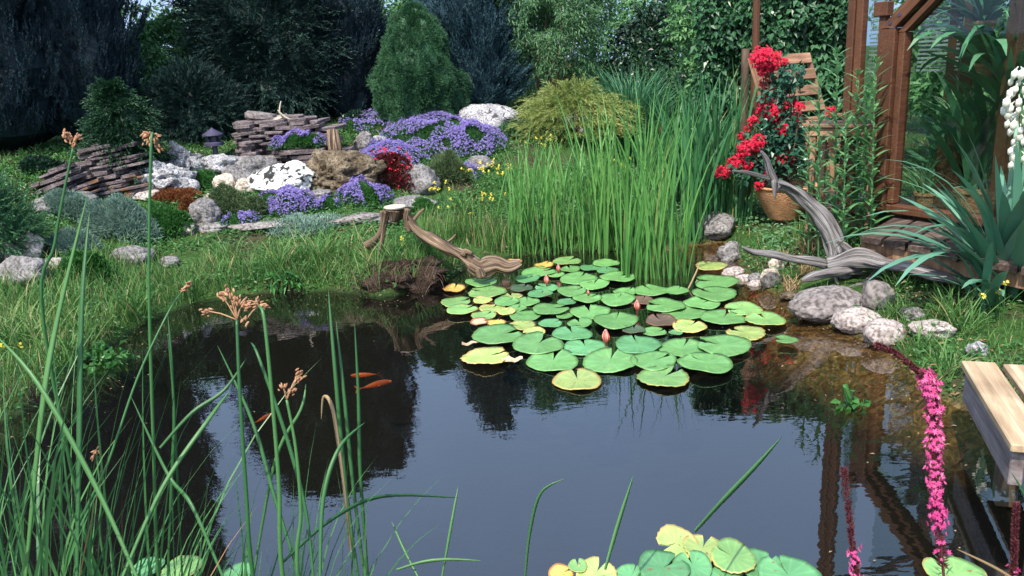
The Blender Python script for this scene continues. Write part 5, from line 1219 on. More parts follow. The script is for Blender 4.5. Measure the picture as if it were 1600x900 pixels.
for i,(px,py,w_,col,lab) in enumerate([(232,888,48,'b','bluish pad between the rush stems at the lower left'),(285,890,60,'r','pale pad below the tall rush stems at the lower left'),(372,898,46,'b','small pad at the bottom beside the thick rush stem')]):
    c=P(px,py,.01); pad('lily_pad',(c.x,c.y,.015),w_*ppm(c)/2,col,60+40*i,lab,'pads among the left rushes',200+i,.03,0,1)
def bud(px,py,h_,label,col='bud'):
    b=P(px,py,.03); s=ppm(b); h=h_*s; r=h*.27; t=thing('water_lily_bud',label,'flower bud',b,'water lily buds')
    mb=MB(); tube(mb,[b-UP*.06,b],[.004,.005],6,2); mb.build('stalk',MT['maroon'],t)
    rs=random.Random(int(px)); 
    for ring,(n,op,k) in enumerate(((4,.9,.92),(4,.55,1.0))):
        mb=MB()
        for i in range(n):
            a=6.283*i/n+ring*.8; V=[];
            for q in np.linspace(0,1,7):
                rad=r*op*math.sin(min(1,q*1.25+.12)*2.6)*(1-.15*q); wd=r*.95*math.sin(q*2.75+.25)
                for e in(-1,0,1):
                    ca,sa=math.cos(a),math.sin(a); rr=rad*(1 if e==0 else .72); V.append((b.x+ca*rr-sa*wd*e,b.y+sa*rr+ca*wd*e,b.z+h*q*k))
            F=[[3*j+e,3*j+e+1,3*j+e+4,3*j+e+3] for j in range(6) for e in(0,1)]; mb.add(V,F)
        mb.build('outer_petals' if ring==0 else 'inner_petals',BUDM if ring==0 else BUDM2,t,smooth=True)
BUDM=plain('bud_red',(.50,.10,.07),.5); BUDM2=plain('bud_pink',(.75,.42,.36),.5)
for (u_,v_,h_,lab) in [(738,414,22,'largest pink and white water lily bud at the front'),(868,280,17,'pink water lily bud in the middle of the bed'),(491,170,15,'dark red water lily bud near the driftwood'),(540,118,12,'small orange red bud in the farthest rows'),(664,214,8,'tiny pinkish bud between the middle pads')]:
    px,py=zx(u_,v_); bud(px,py,h_,lab)
# dead leaf curled beside toothed pad, bent yellow stalk
def deadleaf(px,py,w_,label,seed):
    c=P(px,py,.012); r=w_*ppm(c)/2; mb=MB(); V=[];F=[]
    for i in range(9):
        for j in range(6):
            x=(i/8-.5)*2*r; y=(j/5-.5)*1.1*r*(1-.5*abs(i/8-.5)); V.append((c.x+x,c.y+y,c.z+.010+.35*r*(noise.noise((x*30+seed,y*30,0)))+.25*r*abs(j/5-.5)))
    for i in range(8):
        for j in range(5): a_=i*6+j; F.append([a_,a_+6,a_+7,a_+1])
    mb.add(V,F); o=mb.build('dead_leaf',PADM['t'],origin=c,smooth=True); tag(o,label,'dead leaf')
deadleaf(800,566,34,'curled brown dead leaf on the right of the toothed pad',1)
deadleaf(735,540,26,'sunken brownish leaf above the toothed pad',2)
mb=MB(); tube(mb,[P(1075,452,0),Q(1082,438,P(1075,452,0).y+.02),Q(1090,420,P(1075,452,0).y+.06),Q(1093,412,P(1075,452,0).y+.08)],[.006,.006,.005,.004],6,4); o=mb.build('bent_stalk',MT['straw'],smooth=True); tag(o,'bent yellow stalk rising between pads at the right','plant stalk')
# ------------------------------------------------------------------ fish
def fish(px,py,L,ang,label,z=-.05):
    c=P(px,py,z); t=thing('orange_fish',label,'fish',c,'orange fish under the water'); a=math.radians(ang); d=Vector((math.cos(a),math.sin(a),0)); e=Vector((-d.y,d.x,0))
    mb=MB(); n=10; V=[];F=[];S=12
    for i in range(n+1):
        q=i/n; r=L*.095*math.sin(min(1,q*1.05+.03)*math.pi)**.7*(1-.35*q)+.0015; wob=.02*L*math.sin(q*5)
        for j in range(S):
            b=6.283*j/S; V.append(tuple(c+d*(L*(.5-q*.86))+e*(math.cos(b)*r*.75+wob)+UP*math.sin(b)*r*1.15))
    for i in range(n):
        for j in range(S): F.append([i*S+j,i*S+(j+1)%S,(i+1)*S+(j+1)%S,(i+1)*S+j])
    F.append(list(range(S))); mb.addlist(np.array(V),F); body=mb.build('body',MT['fish'],t,smooth=True)
    mb=MB(); q=c-d*L*.34
    for s in(-1,1): mb.addlist(np.array([tuple(x) for x in (q,q-d*L*.2+e*s*L*.05+UP*s*.02,q-d*L*.16+UP*s*.004,q+e*.002)]),[[0,1,2,3]])
    mb.build('tail_fin',MT['fish'],body)
    for s in(-1,1): mb=MB(); q=c+d*L*.2+e*s*L*.06; mb.addlist(np.array([tuple(x) for x in(q,q-d*L*.10+e*s*L*.09,q-d*L*.13+e*s*L*.03)]),[[0,1,2]]); mb.build('side_fin',MT['fish'],body)
fish(571,586,.16,178,'upper orange fish gliding left under the dark water',-.10)
fish(584,602,.19,25,'lower orange fish with bright tail, just below the other',-.09)
fish(412,654,.13,50,'dim orange fish among the rush stems',-.06)
# ------------------------------------------------------------------ reeds and irises
def reed_clump(label,bases,n,Lr,Wd,mat,hdx=0,spread=(.0,.16),bend=(.05,.45),name='reed_clump',group='tall reeds at the far bank',rad=.10,seg=6):
    P_=[]
    for (px,py) in bases:
        b=G(px,py)
        if b.z<0: b=P(px,py,-.03)
        P_.append(b)
    c=P_[len(P_)//2]; mb=MB()
    for b in P_:
        k=n//len(P_); a=RNG.random(k)*6.283; rr=rad*np.sqrt(RNG.random(k)); pp=np.stack([b.x+rr*np.cos(a),b.y+rr*np.sin(a)*.7,np.full(k,b.z-.03)],1)
        hd=RNG.random(k)*6.283; sp=RNG.uniform(*spread,k)
        blades(mb,pp,hd,RNG.uniform(*Lr,k),Wd*RNG.uniform(.6,1.2,k),sp,sp+RNG.uniform(*bend,k),seg)
    o=mb.build(name,mat,origin=c); tag(o,label,'reeds',group); return o
reed_clump('reed clump with feet in water in front of the others, among the pads',[(985,440),(1010,443),(1040,440),(1060,436)],95,(.5,1.3),.015,MT['reed'],rad=.09,spread=(0,.2),bend=(.05,.6))
reed_clump('left block of light green reeds rising behind the lily pads',[(820,400),(850,396),(880,394),(905,396),(835,385),(870,380)],150,(.45,1.05),.013,MT['reed'],rad=.14,spread=(0,.25),bend=(.05,.7))
reed_clump('middle block of tall light green reeds behind the pads',[(930,398),(960,400),(985,398),(1015,400),(940,385),(1000,380)],230,(.5,1.4),.0145,MT['reed'],rad=.14,spread=(0,.22),bend=(.05,.7))
reed_clump('dark green iris blades leaning left of the red flowers',[(1085,372),(1110,360),(1130,350),(1150,350),(1095,350)],150,(.8,1.4),.024,MT['iris'],spread=(.0,.32),bend=(.1,.7),rad=.14)
reed_clump('sparse reeds in front of the golden bush',[(800,330),(830,320),(870,310),(910,300),(950,300),(1000,300)],110,(.35,.65),.012,MT['reed'],rad=.2,spread=(0,.3))
reed_clump('tall iris blades behind the middle reeds',[(1030,330),(1050,325),(1070,320)],90,(.7,1.1),.022,MT['iris'],spread=(0,.25),rad=.15)
# ------------------------------------------------------------------ bank grass
def scatter_px(x0,x1,y0,y1,n,cond=None):
    out=[]; xs=RNG.uniform(x0,x1,n*3); ys=RNG.uniform(y0,y1,n*3)
    # points on the ground seen through the given part of the picture
    for x,y in zip(xs,ys):
        if len(out)>=n: break
        if cond and not cond(x,y): continue
        d=ray(x,y); zt=.1
        for _ in range(4): t=(zt-H)/d.z; zt=hz(d.x*t,d.y*t); zt=max(zt,0)
        if sdf([d.x*t],[d.y*t])[0]>0: out.append((d.x*t,d.y*t,zt))
    return np.array(out)
def band(x0,x1,y0,y1,n,dmin=0,dmax=9):
    """random ground points in a world rectangle, kept where the bank distance fits"""
    X=RNG.uniform(x0,x1,n); Y=RNG.uniform(y0,y1,n); d=sdf(X,Y); k=(d>dmin)&(d<dmax); X=X[k];Y=Y[k]; return np.stack([X,Y,height(X,Y)-.01],1)
def grass(label,pts,L,W,mat,name,spread=(.05,.5),bend=(.3,1.6),seg=4,kind='stuff'):
    n=len(pts); mb=MB(); blades(mb,pts,RNG.random(n)*6.283,RNG.uniform(*L,n)*RNG.uniform(.6,1,n)*np.interp(pts[:,1],[2,4.4],[.45,1]),W*RNG.uniform(.6,1.2,n),RNG.uniform(*spread,n),RNG.uniform(*bend,n),seg)
    o=mb.build(name,mat,origin=Vector((0,5,0))); tag(o,label,'grass',None,kind); return o
def clumped(pts,s,thr): 
    k=np.array([noise.noise(Vector((x*s,y*s,4.4)))>thr for x,y,z in pts]); return pts[k]
p1=band(-4.4,.2,1.8,5.9,78000,.02,.95)
grass('fine green grass covering the left and far bank of the pond',clumped(p1,2.5,-.45),(.07,.24),.0045,MT['grass'],'bank_grass')
p2=band(-4,.2,2.2,6.0,14000,.0,.7)
grass('longer arching yellow green grass on the far bank',clumped(p2,1.8,.02),(.22,.42),.006,MT['grass'],'long_grass',(.1,.7),(.9,2.2),6)
p3=band(-.7,.9,4.4,6.4,14000,.02,1.4)
grass('upright meadow grass between stump and reeds',clumped(p3,2,-.4),(.12,.38),.005,MT['grass'],'meadow_grass',(.0,.35),(.2,.9),5)
p4=band(.8,4.6,2.2,5.8,15000,.01,1.6)
grass('weedy grass on the right bank around stones and driftwood',clumped(p4,2.8,-.05),(.05,.20),.0045,MT['grass'],'bank_grass')
p5=band(-6,5,6.0,13,30000,0,20)
grass('short lawn between and behind the shrubs',p5,(.04,.10),.009,MT['grass'],'lawn_grass',(.05,.7),(.3,1.4),3)
def ground_leaves(label,pts,ll,lw,mat,name,lift=.04):
    n=len(pts); mb=MB(); p=pts.copy(); p[:,2]+=RNG.random(n)*lift+.008; kites(mb,p,rdir(n)*[1,1,.3]+[0,-.2,.1],ll*RNG.uniform(.6,1.3,n),lw*RNG.uniform(.7,1.2,n),unit(np.array([0,-.4,1])+rdir(n)*.5))
    o=mb.build(name,mat,origin=Vector((0,5,0))); tag(o,label,'ground cover',None,'stuff')
ground_leaves('small round creeping leaves along the waterline of the left and far bank',clumped(band(-4.2,.6,1.8,6,34000,-.03,.5),4,-.1),.026,.018,MT['creep'],'waterline_creeper',.09)
ground_leaves('small creeping leaves between the rocks of the rockery',clumped(band(-4.6,1.0,4.0,9,60000,.5,4.5),2.5,-.2),.03,.018,MT['creep'],'rockery_ground_cover',.05)
ground_leaves('small weeds covering the right bank between stones',clumped(band(.8,4.6,2.0,6,26000,.0,1.8),3,-.15),.022,.014,MT['creep'],'weed_cover',.07)
ground_leaves('leafy ground cover under the reeds and hedge',clumped(band(.2,4,5,8.5,16000,.2,4),2.5,-.1),.04,.022,MT['mid'],'undergrowth',.08)
ground_leaves('dry brown leaf litter on the banks',clumped(band(-4,4.5,2,6.5,9000,0,1.2),3,.0),.03,.012,MT['straw'],'leaf_litter',.02)
# individual arching grass tufts
for (lab,px,py,n,L) in [('arching pale grass tuft left of the sawn stump',505,420,70,.42),('arching grass tuft at the middle of the far bank',440,430,60,.40),('grass tuft growing inside the stump roots',617,430,46,.40),('arching grass tuft on the near left bank',215,505,60,.34),('grass tuft hanging over the left waterline',300,468,50,.32),('pale arching tuft right of the long driftwood trunk',725,345,50,.4),('grass tuft left beside the yellow flower on the bank',362,415,40,.35)]:
    grass_tuft('grass_tuft',lab,'grass tuft',G(px,py),n,L,.007,MT['grass'],(.05,.5),(1.0,2.3),.05,'arching grass tufts on the bank')
for (lab,px,py,n,L,mt) in [('straw coloured dry tuft under the driftwood trunk',1262,400,70,.18,'straw'),('green and straw tuft beside the pot block',1252,372,60,.24,'grass'),('dry tuft at the end of the pebble row',1235,455,70,.14,'straw'),('thin grass tuft in front of the deck edge',1385,395,26,.30,'grass'),('grass tuft right of the flat river stone',1400,500,40,.22,'grass'),('coarse grass tuft beside the yucca foot',1485,500,50,.26,'grass'),('grass tuft hanging over beside the jetty',1480,590,40,.24,'grass'),('thin grass tuft by the pale stones',1425,555,36,.2,'grass'),
 ('dry straw tuft between arching driftwood and side root',1290,392,60,.22,'straw'),('mixed green tuft below the lily stalks',1325,380,60,.26,'grass'),('straw tuft at the left of the side root',1225,415,50,.16,'straw'),('green tuft at the left end of the deck board',1350,400,40,.22,'grass'),('straw tuft behind the forked root',1262,430,50,.14,'straw'),('green tuft behind the dull square stone',1400,455,40,.22,'grass'),('bushy grass tuft under the deck front',1450,440,60,.26,'grass'),('long bladed tuft right of the half buried stone',1510,520,50,.26,'grass')]:
    grass_tuft('grass_tuft',lab,'grass tuft',G(px,py),n,L,.006,MT[mt],(.05,.7),(.7,2.0),.05,'grass tufts of the right bank')
# mud bank below the stump with hanging roots
def mudbank():
    b=G(620,452); mb=MB(); rock(mb,(b.x+.02,b.y+.20,.06),(.62,.42,.26),77,rough=.5,cuts=5,sub=5); o=mb.build('earth_bank',ROOTM,origin=b,smooth=True); tag(o,kind='structure')
    mb=MB(); n=90; X=b.x+RNG.uniform(-.33,.33,n); Y=b.y+.0+RNG.uniform(-.06,.06,n); pts=np.stack([X,Y,RNG.uniform(.08,.22,n)],1)
    blades(mb,pts,RNG.normal(size=n)*.5-1.57,RNG.uniform(.08,.22,n),.005,RNG.uniform(.9,1.6,n),RNG.uniform(2.4,3.1,n),5); o=mb.build('hanging_roots',MT['bark'],origin=b); tag(o,'mat of dry roots hanging from the bank below the stump','roots',None,'stuff')
ROOTM=rock_mat('root_filled_earth',(.015,.009,.006),(.045,.028,.018),(.12,.08,.055),14,1.0)
mudbank()
# ------------------------------------------------------------------ yellow flowers
def yflower(label,px,py,h_,n,group='yellow flowers of the bank',spread=.08,size=.026):
    b=G(px,py); s=ppm(b); h=h_*s; t=thing('yellow_flower',label,'flower',b,group); sm=MB(); fm=MB(); P_=[];rs=random.Random(int(px*7+py))
    for i in range(n):
        e=b+Vector((rs.gauss(0,spread),rs.gauss(0,spread*.6),h*rs.uniform(.6,1.05))); st=b+Vector((rs.gauss(0,.02),rs.gauss(0,.02),0)); tube(sm,[st,(st+e)/2+Vector((0,0,.02)),e],[.002,.0018,.0015],4,2)
        P_=np.array([tuple(e+Vector((rs.gauss(0,.006),rs.gauss(0,.006),-k*.008))) for k in range(3)]); fm=MB(); star_flowers(fm,P_,np.tile([0,-.5,.8],(3,1)),size*.85,6); fm.build('flower_head',MT['yellow'],t)
    sm.build('stalks',MT['creep'],t)
for a_ in [('yellow flower spires beside the maroon plant',690,318,36,9),('yellow flower stand right in front of the purple mound',745,292,40,14),('yellow flower stand left of the reeds',788,300,48,14),('yellow flowers in the reeds behind the stump',775,330,30,8),('pair of yellow blossoms right of the stump',634,398,28,3),('yellow blossoms above the driftwood trunk',690,345,30,5),('single yellow flower behind the driftwood',728,350,18,2),('little yellow flower above the bright green clump',132,410,14,1),('small yellow flower low on the left bank',167,436,12,1),('small yellow flower in the far bank grass',388,410,16,1),('yellow flowers at the very left waterline',12,560,30,3),('yellow spotted flower stand below the yucca',1562,500,58,8),('yellow flower at the dark waterline',441,476,4,1),('pale yellow flowers in front of the golden bush',860,250,40,8),('yellow floret scatter in the middle reeds',960,300,60,8)]: yflower(*a_)
def redsalvia():
    b=G(1040,262); t=thing('red_flower_stand','red flowers glimpsed behind the reed blades','flower',b); rs=random.Random(2); sm=MB(); fm=MB(); P_=[]
    for i in range(9):
        e=b+Vector((rs.uniform(-.25,.25),rs.uniform(-.1,.1),rs.uniform(.2,.45))); tube(sm,[Vector((e.x,e.y,b.z)),e],[.003,.002],4,1)
        P_=np.array([tuple(e+Vector((rs.gauss(0,.012),rs.gauss(0,.012),rs.uniform(-.10,.02)))) for k in range(12)]); fm=MB(); star_flowers(fm,P_,np.tile([0,-.5,.8],(12,1)),.025,6); fm.build('flower_head',MT['red'],t)
    sm.build('stalks',MT['creep'],t)
redsalvia()
# ------------------------------------------------------------------ lily stalks by the door
def lily_stalk(label,px,ybase,ytop,Y,lean=0):
    b0=Q(px-lean,ybase,Y); gz=hz(b0.x,Y); top=Q(px,ytop,Y); b=Vector((b0.x,Y,max(gz,.0))); t=thing('lily_stalk',label,'lily plant',b,'leafy lily stalks by the greenhouse door')
    sm=MB(); mid=(b+top)/2; tube(sm,[b-UP*.03,mid,top],[.006,.005,.003],6,4); sm.build('stem',MT['lily'],t)
    L=(top-b).length; n=int(L*44); q=np.linspace(.12,1,n)**.9; p=np.array(b)[None]*(1-q[:,None])+np.array(top)[None]*q[:,None]; mb=MB()
    a=np.arange(n)*2.4; blades(mb,p,a,.185*(1.15-.6*q)*RNG.uniform(.8,1.2,n),.032*(1.1-.5*q),RNG.uniform(.75,1.1,n),RNG.uniform(1.5,2.2,n)*(1.15-.45*q),5,twist=0.0); 
    blades(mb,np.tile(np.array(top),(14,1)),RNG.random(14)*6.28,.05,.009,RNG.uniform(.1,.9,14),RNG.uniform(.4,1.2,14),3); mb.build('leaves',MT['lily'],t)
Yl=5.12
for (lab,px,yb,yt,dY,ln) in [('tallest leafy lily stalk in the middle of the group',1309,330,82,.1,3),('leafy lily stalk leaning on the greenhouse post',1368,330,98,.02,4),('shorter leafy lily stalk at the left of the group',1280,345,132,.0,-2),('leafy lily stalk between the tallest and the post',1340,335,118,.15,0),('short leafy lily stalk low in front',1322,345,185,-.1,2),('short leafy lily stalk right of the pot',1264,345,205,.1,-2),('leafy lily stalk close to the table edge',1354,335,150,.1,5)]: lily_stalk(lab,px,yb,yt,Yl+dY,ln)
# ------------------------------------------------------------------ yucca
def yucca():
    b=G(1590,470); b=Vector((b.x,b.y+.1,b.z)); t=thing('yucca','large blue green yucca with long folded leaves at the right edge','yucca',b); mb=MB(); n=54
    hd=RNG.uniform(0,6.283,n); hd[:26]=RNG.uniform(2.4,4.2,26); L=RNG.uniform(.6,1.0,n); L[:14]=RNG.uniform(.8,1.15,14); sp=RNG.uniform(.05,.9,n); bd=sp+RNG.uniform(.1,.8,n); bd[:14]=sp[:14]+RNG.uniform(1.0,1.9,14)
    blades(mb,np.tile(np.array(b),(n,1))+RNG.normal(size=(n,3))*[.04,.04,.02],hd,L,RNG.uniform(.045,.065,n),sp,bd,9,twist=RNG.uniform(-.5,.5,n),wpow=1.3); mb.build('leaves',MT['yucca'],t,smooth=True)
    b2=G(1545,478); mb=MB(); n=13; hd=RNG.uniform(1.9,4.4,n); sp=RNG.uniform(.15,.9,n); bd=sp+RNG.uniform(.3,1.5,n)
    blades(mb,np.tile(np.array(b2),(n,1))+RNG.normal(size=(n,3))*[.05,.04,.01],hd,RNG.uniform(.35,.62,n),RNG.uniform(.04,.055,n),sp,bd,9,twist=RNG.uniform(-.5,.5,n),wpow=1.3); o=mb.build('yucca',MT['yucca'],origin=b2,smooth=True); tag(o,'smaller yucca rosette with bent blue green leaves over the deck edge','yucca')
    Y=b.y-.05; f=thing('yucca_flower_stalk','cream white bell flowers on a tall stalk at the right edge','flower stalk',Vector((Q(1590,300,Y).x,Y,b.z)))
    mb=MB(); tube(mb,[Vector((Q(1596,300,Y).x,Y,b.z)),Q(1594,260,Y),Q(1596,110,Y)],[.012,.009,.006],8,3); mb.build('stem',MT['lily'],f)
    bl=MB(); rs=random.Random(8)
    for (x,y) in [(1598,116),(1580,128),(1596,150),(1582,146),(1574,160),(1592,172),(1576,178),(1600,190),(1584,196),(1578,206),(1592,214),(1580,236),(1594,232),(1582,246),(1580,258),(1598,252),(1602,140),(1604,170),(1606,210),(1590,130),(1570,172),(1588,140),(1579,170),(1586,184),(1594,204),(1583,222),(1598,222),(1574,194),(1592,160),(1586,116),(1601,248),(1588,262),(1577,146)]:
        c=Q(x,y,Y+rs.uniform(-.05,.05)); s=.019*rs.uniform(.75,1.25); V,F=ICO[2]
        v=V.copy(); v[:,2]*=1.35; v*=(1-.25*np.abs(np.sin(np.arctan2(v[:,1],v[:,0])*3)))[:,None]; bl=MB(); bl.add(v*s+np.array(c)+[rs.uniform(-.005,.005),0,0],F)
        tube(bl,[c+UP*.02,Vector((c.x*.5+Q(1595,y,Y).x*.5,Y,c.z+.035))],[.003,.003],4,1); bl.build('bell',MT['white'],f,smooth=True)
yucca()
def yl(pts,wd,label):   # single large folded yucca leaves crossing the view, traced through space
    pass
# ------------------------------------------------------------------ foreground: rushes
def stalk(label,pts,Y,r,heads,name='flowering_rush',group='flowering rush stalks in front'):
    """pts: photo pixels bottom to top; Y at base and top"""
    ys=np.linspace(Y[0],Y[1],len(pts)); W3=[Q(x,y,float(yy)) for (x,y),yy in zip(pts,ys)]
    base=Vector((W3[0].x+(W3[0].x-W3[1].x)*.3,W3[0].y,0.0 if W3[0].z>0 else W3[0].z)); t=thing(name,label,'rush',base,group)
    mb=MB(); tube(mb,[Vector((base.x,base.y,-.05))]+W3,[r*1.1]+list(np.linspace(r,r*.6,len(W3))),8,6); mb.build('stem',MT['rush'],t,smooth=True)
    top=W3[-1]; hb=MB(); rs=random.Random(int(pts[-1][0]))
    s=ppm(top)
    for (dx,dy,w_) in heads:
        e=top+cr*(dx*s)-cu*(dy*s); tube(hb,[top,(top+e)/2+UP*.004,e],[.0016,.0014,.0012],5,2)
        for k in range(max(7,int(w_/.9))):
            c=e+Vector((rs.gauss(0,w_*s*.26),rs.gauss(0,w_*s*.26),rs.gauss(0,w_*s*.26))); d=((c-top).normalized()+Vector((rs.uniform(-.3,.3),rs.uniform(-.3,.3),-.25))).normalized()
            d=(d+Vector((rs.uniform(-.5,.5),rs.uniform(-.5,.5),rs.uniform(-.4,.3)))).normalized(); k_=rs.uniform(.7,1.15); tube(hb,[c-d*s*3.4*k_,c-d*s*1.5*k_,c+d*s*1.5*k_,c+d*s*3.8*k_],[.0008,s*1.7*k_,s*1.6*k_,.0005],6,2)
    hb.build('flower_head',MT['brownf'],t,smooth=True); return t
stalk('tall rush with drooping brown head standing before the pitted boulder',[(248,905),(240,700),(233,450),(236,232),(240,212)],(1.75,1.85),.0046,[(-8,0,12),(4,2,12),(-4,10,14),(8,18,10),(-12,-4,6)])
stalk('slanting rush with brown head left in front of the shaded conifer',[(70,520),(86,380),(100,300),(114,232)],(1.9,1.95),.0045,[(-10,-22,14),(0,-12,14),(10,-18,10)])
stalk('thick dark rush with big brown cluster in front of the water',[(396,905),(384,760),(374,600),(370,500)],(1.5,1.6),.0050,[(-12,-44,16),(-2,-30,18),(-48,-14,14),(-22,-36,12),(10,-26,14)])
stalk('bent rush with hanging brown cluster beside the thick dark rush',[(442,905),(436,760),(425,620),(413,500),(405,478)],(1.5,1.6),.0050,[(-6,-6,14),(-18,0,14),(-20,22,14),(8,0,10)])
stalk('short rush with pale budding head low in front of the reflection',[(466,905),(470,800),(462,700),(448,625)],(1.5,1.55),.0045,[(6,-14,14),(-6,-22,10),(18,-34,12),(20,-44,8)])
stalk('thin curved rush with small brown tip leaning over the bank',[(100,905),(170,720),(215,590),(262,490),(284,456)],(1.6,1.9),.0032,[(4,-4,12),(10,-12,8)])
stalk('thin brown rush beside the left blades with rusty head',[(160,860),(158,780),(150,705)],(1.7,1.75),.0028,[(0,0,12),(-4,10,8)])
def leafblade(label,pts,Y,w_,mat='rush',name='rush_leaf',group='long single leaves in front of the water'):
    ys=np.linspace(Y[0],Y[1],len(pts)); C=[Q(x,y,float(yy)) for (x,y),yy in zip(pts,ys)]; P2,_=smooth_path(C,[1]*len(C),6); n=len(P2); V=[];F=[]; hw=.5
    for i,p in enumerate(P2):
        q=i/(n-1); t=(P2[min(i+1,n-1)]-P2[max(i-1,0)]).normalized(); s=t.cross(Vector((.25,-.9,.3))).normalized(); up=s.cross(t); w__=.82*w_*ppm(p)*(min(1,.6+q)*(1-max(0,(q-.45)/.55)**2))*.5+.0003
        V+= [tuple(p-s*w__+up*w__*.35),tuple(p),tuple(p+s*w__+up*w__*.35),tuple(p-up*.0006)]
    for i in range(n-1):
        a_=4*i; F+=[[a_,a_+1,a_+5,a_+4],[a_+1,a_+2,a_+6,a_+5],[a_+2,a_+3,a_+7,a_+6],[a_+3,a_,a_+4,a_+7]]
    mb=MB(); mb.add(V,F); o=mb.build(name,MT[mat],origin=C[0],smooth=True); tag(o,label,'leaf blade',group); return o
LB=[('broad dark leaf pointing up right with brown tip over open water',[(1085,830),(1130,780),(1180,728),(1222,682)],(1.7,2.2),11),
 ('slim leaf blade rising to the right of the bottom lilies',[(945,890),(965,820),(990,742)],(1.8,1.9),8),
 ('pale curved leaf blade left of the slim one',[(820,905),(828,830),(845,770),(882,748)],(1.7,1.7),6),
 ('thin pale blade leaning right near the bottom centre',[(690,905),(705,820),(716,760)],(1.7,1.8),5),
 ('thin blade leaning left near the bottom centre',[(655,905),(632,860),(612,815)],(1.7,1.8),5),
 ('long pale arching blade sweeping right across the water',[(440,880),(520,810),(600,775),(720,778)],(1.5,1.9),7),
 ('tall upright blade with brown tip right of the rush heads',[(560,905),(540,760),(522,560),(513,452)],(1.8,2.0),8),
 ('upright blade close to the tall one, slightly shorter',[(570,905),(552,760),(536,600),(525,500)],(1.8,2.0),7),
 ('slender blade in front of the orange fish',[(575,905),(563,740),(560,620),(554,503)],(1.8,1.95),7),
 ('brown withered blade hooked over at its top',[(548,860),(535,740),(520,640),(506,620),(502,655)],(1.7,1.75),7),
 ('pale arched blade in the middle of the left foreground',[(500,905),(505,780),(530,700),(570,660)],(1.5,1.7),8),
 ('blade crossing to upper right before the sky reflection',[(250,700),(300,645),(350,610),(385,560)],(1.5,1.6),7),
 ('long blade from lower left crossing to the reflection edge',[(190,905),(255,760),(330,650),(360,610)],(1.4,1.7),8),
 ('steep blade left of the thick rush stem',[(470,905),(430,780),(395,660),(340,540)],(1.6,1.8),7),
 ('steep narrow blade right of the short budding rush',[(490,905),(478,800),(450,690),(405,560),(392,535)],(1.5,1.7),7),
 ('blade rising behind the two fruiting rushes',[(395,905),(430,720),(470,640),(478,600)],(1.7,1.8),6),
 ('wide dark blade at the far left in front of the rockery',[(120,905),(124,700),(128,480),(140,330)],(1.5,1.8),10),
 ('long diagonal blade descending from the left edge',[(215,905),(150,760),(60,600),(-10,520)],(1.3,1.5),9),
 ('second wide blade at the far left, tilting right',[(40,905),(65,650),(90,500),(138,300)],(1.5,1.7),10),
 ('narrow blade before the dark water left of the tall rush',[(262,905),(268,760),(272,640),(262,520)],(1.7,1.8),6),
 ('blade leaning left over the dark water below the bank',[(350,905),(300,790),(262,740),(205,620)],(1.5,1.7),7),
 ('thin stem like blade with brown tip before the dark water',[(285,905),(275,700),(268,560),(262,490)],(1.8,1.9),5),
 ('thin bent blade at the bottom centre left',[(620,890),(660,878),(700,874),(752,876)],(1.7,1.7),6),
 ('green blade tip at the right edge of the picture',[(1640,860),(1610,790),(1580,738)],(1.6,1.6),6),
 ('orange brown stalk leaning at the bottom right corner',[(1620,930),(1560,890),(1495,858)],(1.4,1.4),5)]
for i,(lab,pts,Y,w_) in enumerate(LB): leafblade(lab,pts,Y,w_,'straw' if 'brown withered' in lab or 'orange brown' in lab else 'rush')
def fore_clump(label,cx,Y,n,L,rad,lean,W=.0066):
    q=Q(cx,880,Y); base=Vector((q.x,Y,0)); mb=MB(); a=RNG.random(n)*6.283; rr=rad*np.sqrt(RNG.random(n)); X=q.x+rr*np.cos(a); YY=Y+rr*np.sin(a)*.6; gz=height(X,YY)
    p=np.stack([X,YY,np.maximum(gz,-.1)],1); hd=RNG.normal(size=n)*1.1+lean; sp=RNG.uniform(0,.3,n); blades(mb,p,hd,RNG.uniform(*L,n),W*RNG.uniform(.5,1.2,n),sp,sp+RNG.uniform(.1,1.0,n),8)
    o=mb.build('rush_clump',MT['rush'],origin=base); tag(o,label,'rush clump','rush clumps of the left foreground')
fore_clump('dense tall rush clump filling the lower left corner',20,1.55,58,(.7,1.25),.22,.3)
fore_clump('rush clump at the left edge in front of the near bank',-40,1.9,40,(.6,1.15),.25,.2)
fore_clump('rush clump right of the dense corner clump',130,1.6,44,(.5,1.05),.16,.2)
fore_clump('lower rush clump around the tall drooping rush',230,1.75,36,(.35,.8),.16,.0,.007)
fore_clump('sparse rush clump around the fruiting rushes',410,1.7,34,(.4,.8),.14,.1,.007)
fore_clump('thin rush clump at the bottom centre left',500,1.75,26,(.35,.75),.12,.2,.006)
fore_clump('rush clump below the frame corner with blades rising left',70,1.25,30,(.5,.95),.2,.4)
# small leaves at left water edge
shrub('bogbean_plant','three leaved bog plants at the left waterline','water plant',G(150,570),(.22,.15,.05),160,MT['creep'],.06,.035,31,3,'creep',zc=.04,thr=-1)
shrub('bogbean_plant','light leaved bog plant on the far waterline below the grass','water plant',G(440,452),(.14,.06,.05),70,MT['creep'],.075,.028,32,3,'creep',zc=.05,thr=-1)
shrub('water_weed','leafy green weed just above the shallows near the jetty','water plant',P(1332,632,.0),(.06,.06,.02),26,MT['creep'],.05,.035,33,2,'creep',zc=.015,thr=-1)
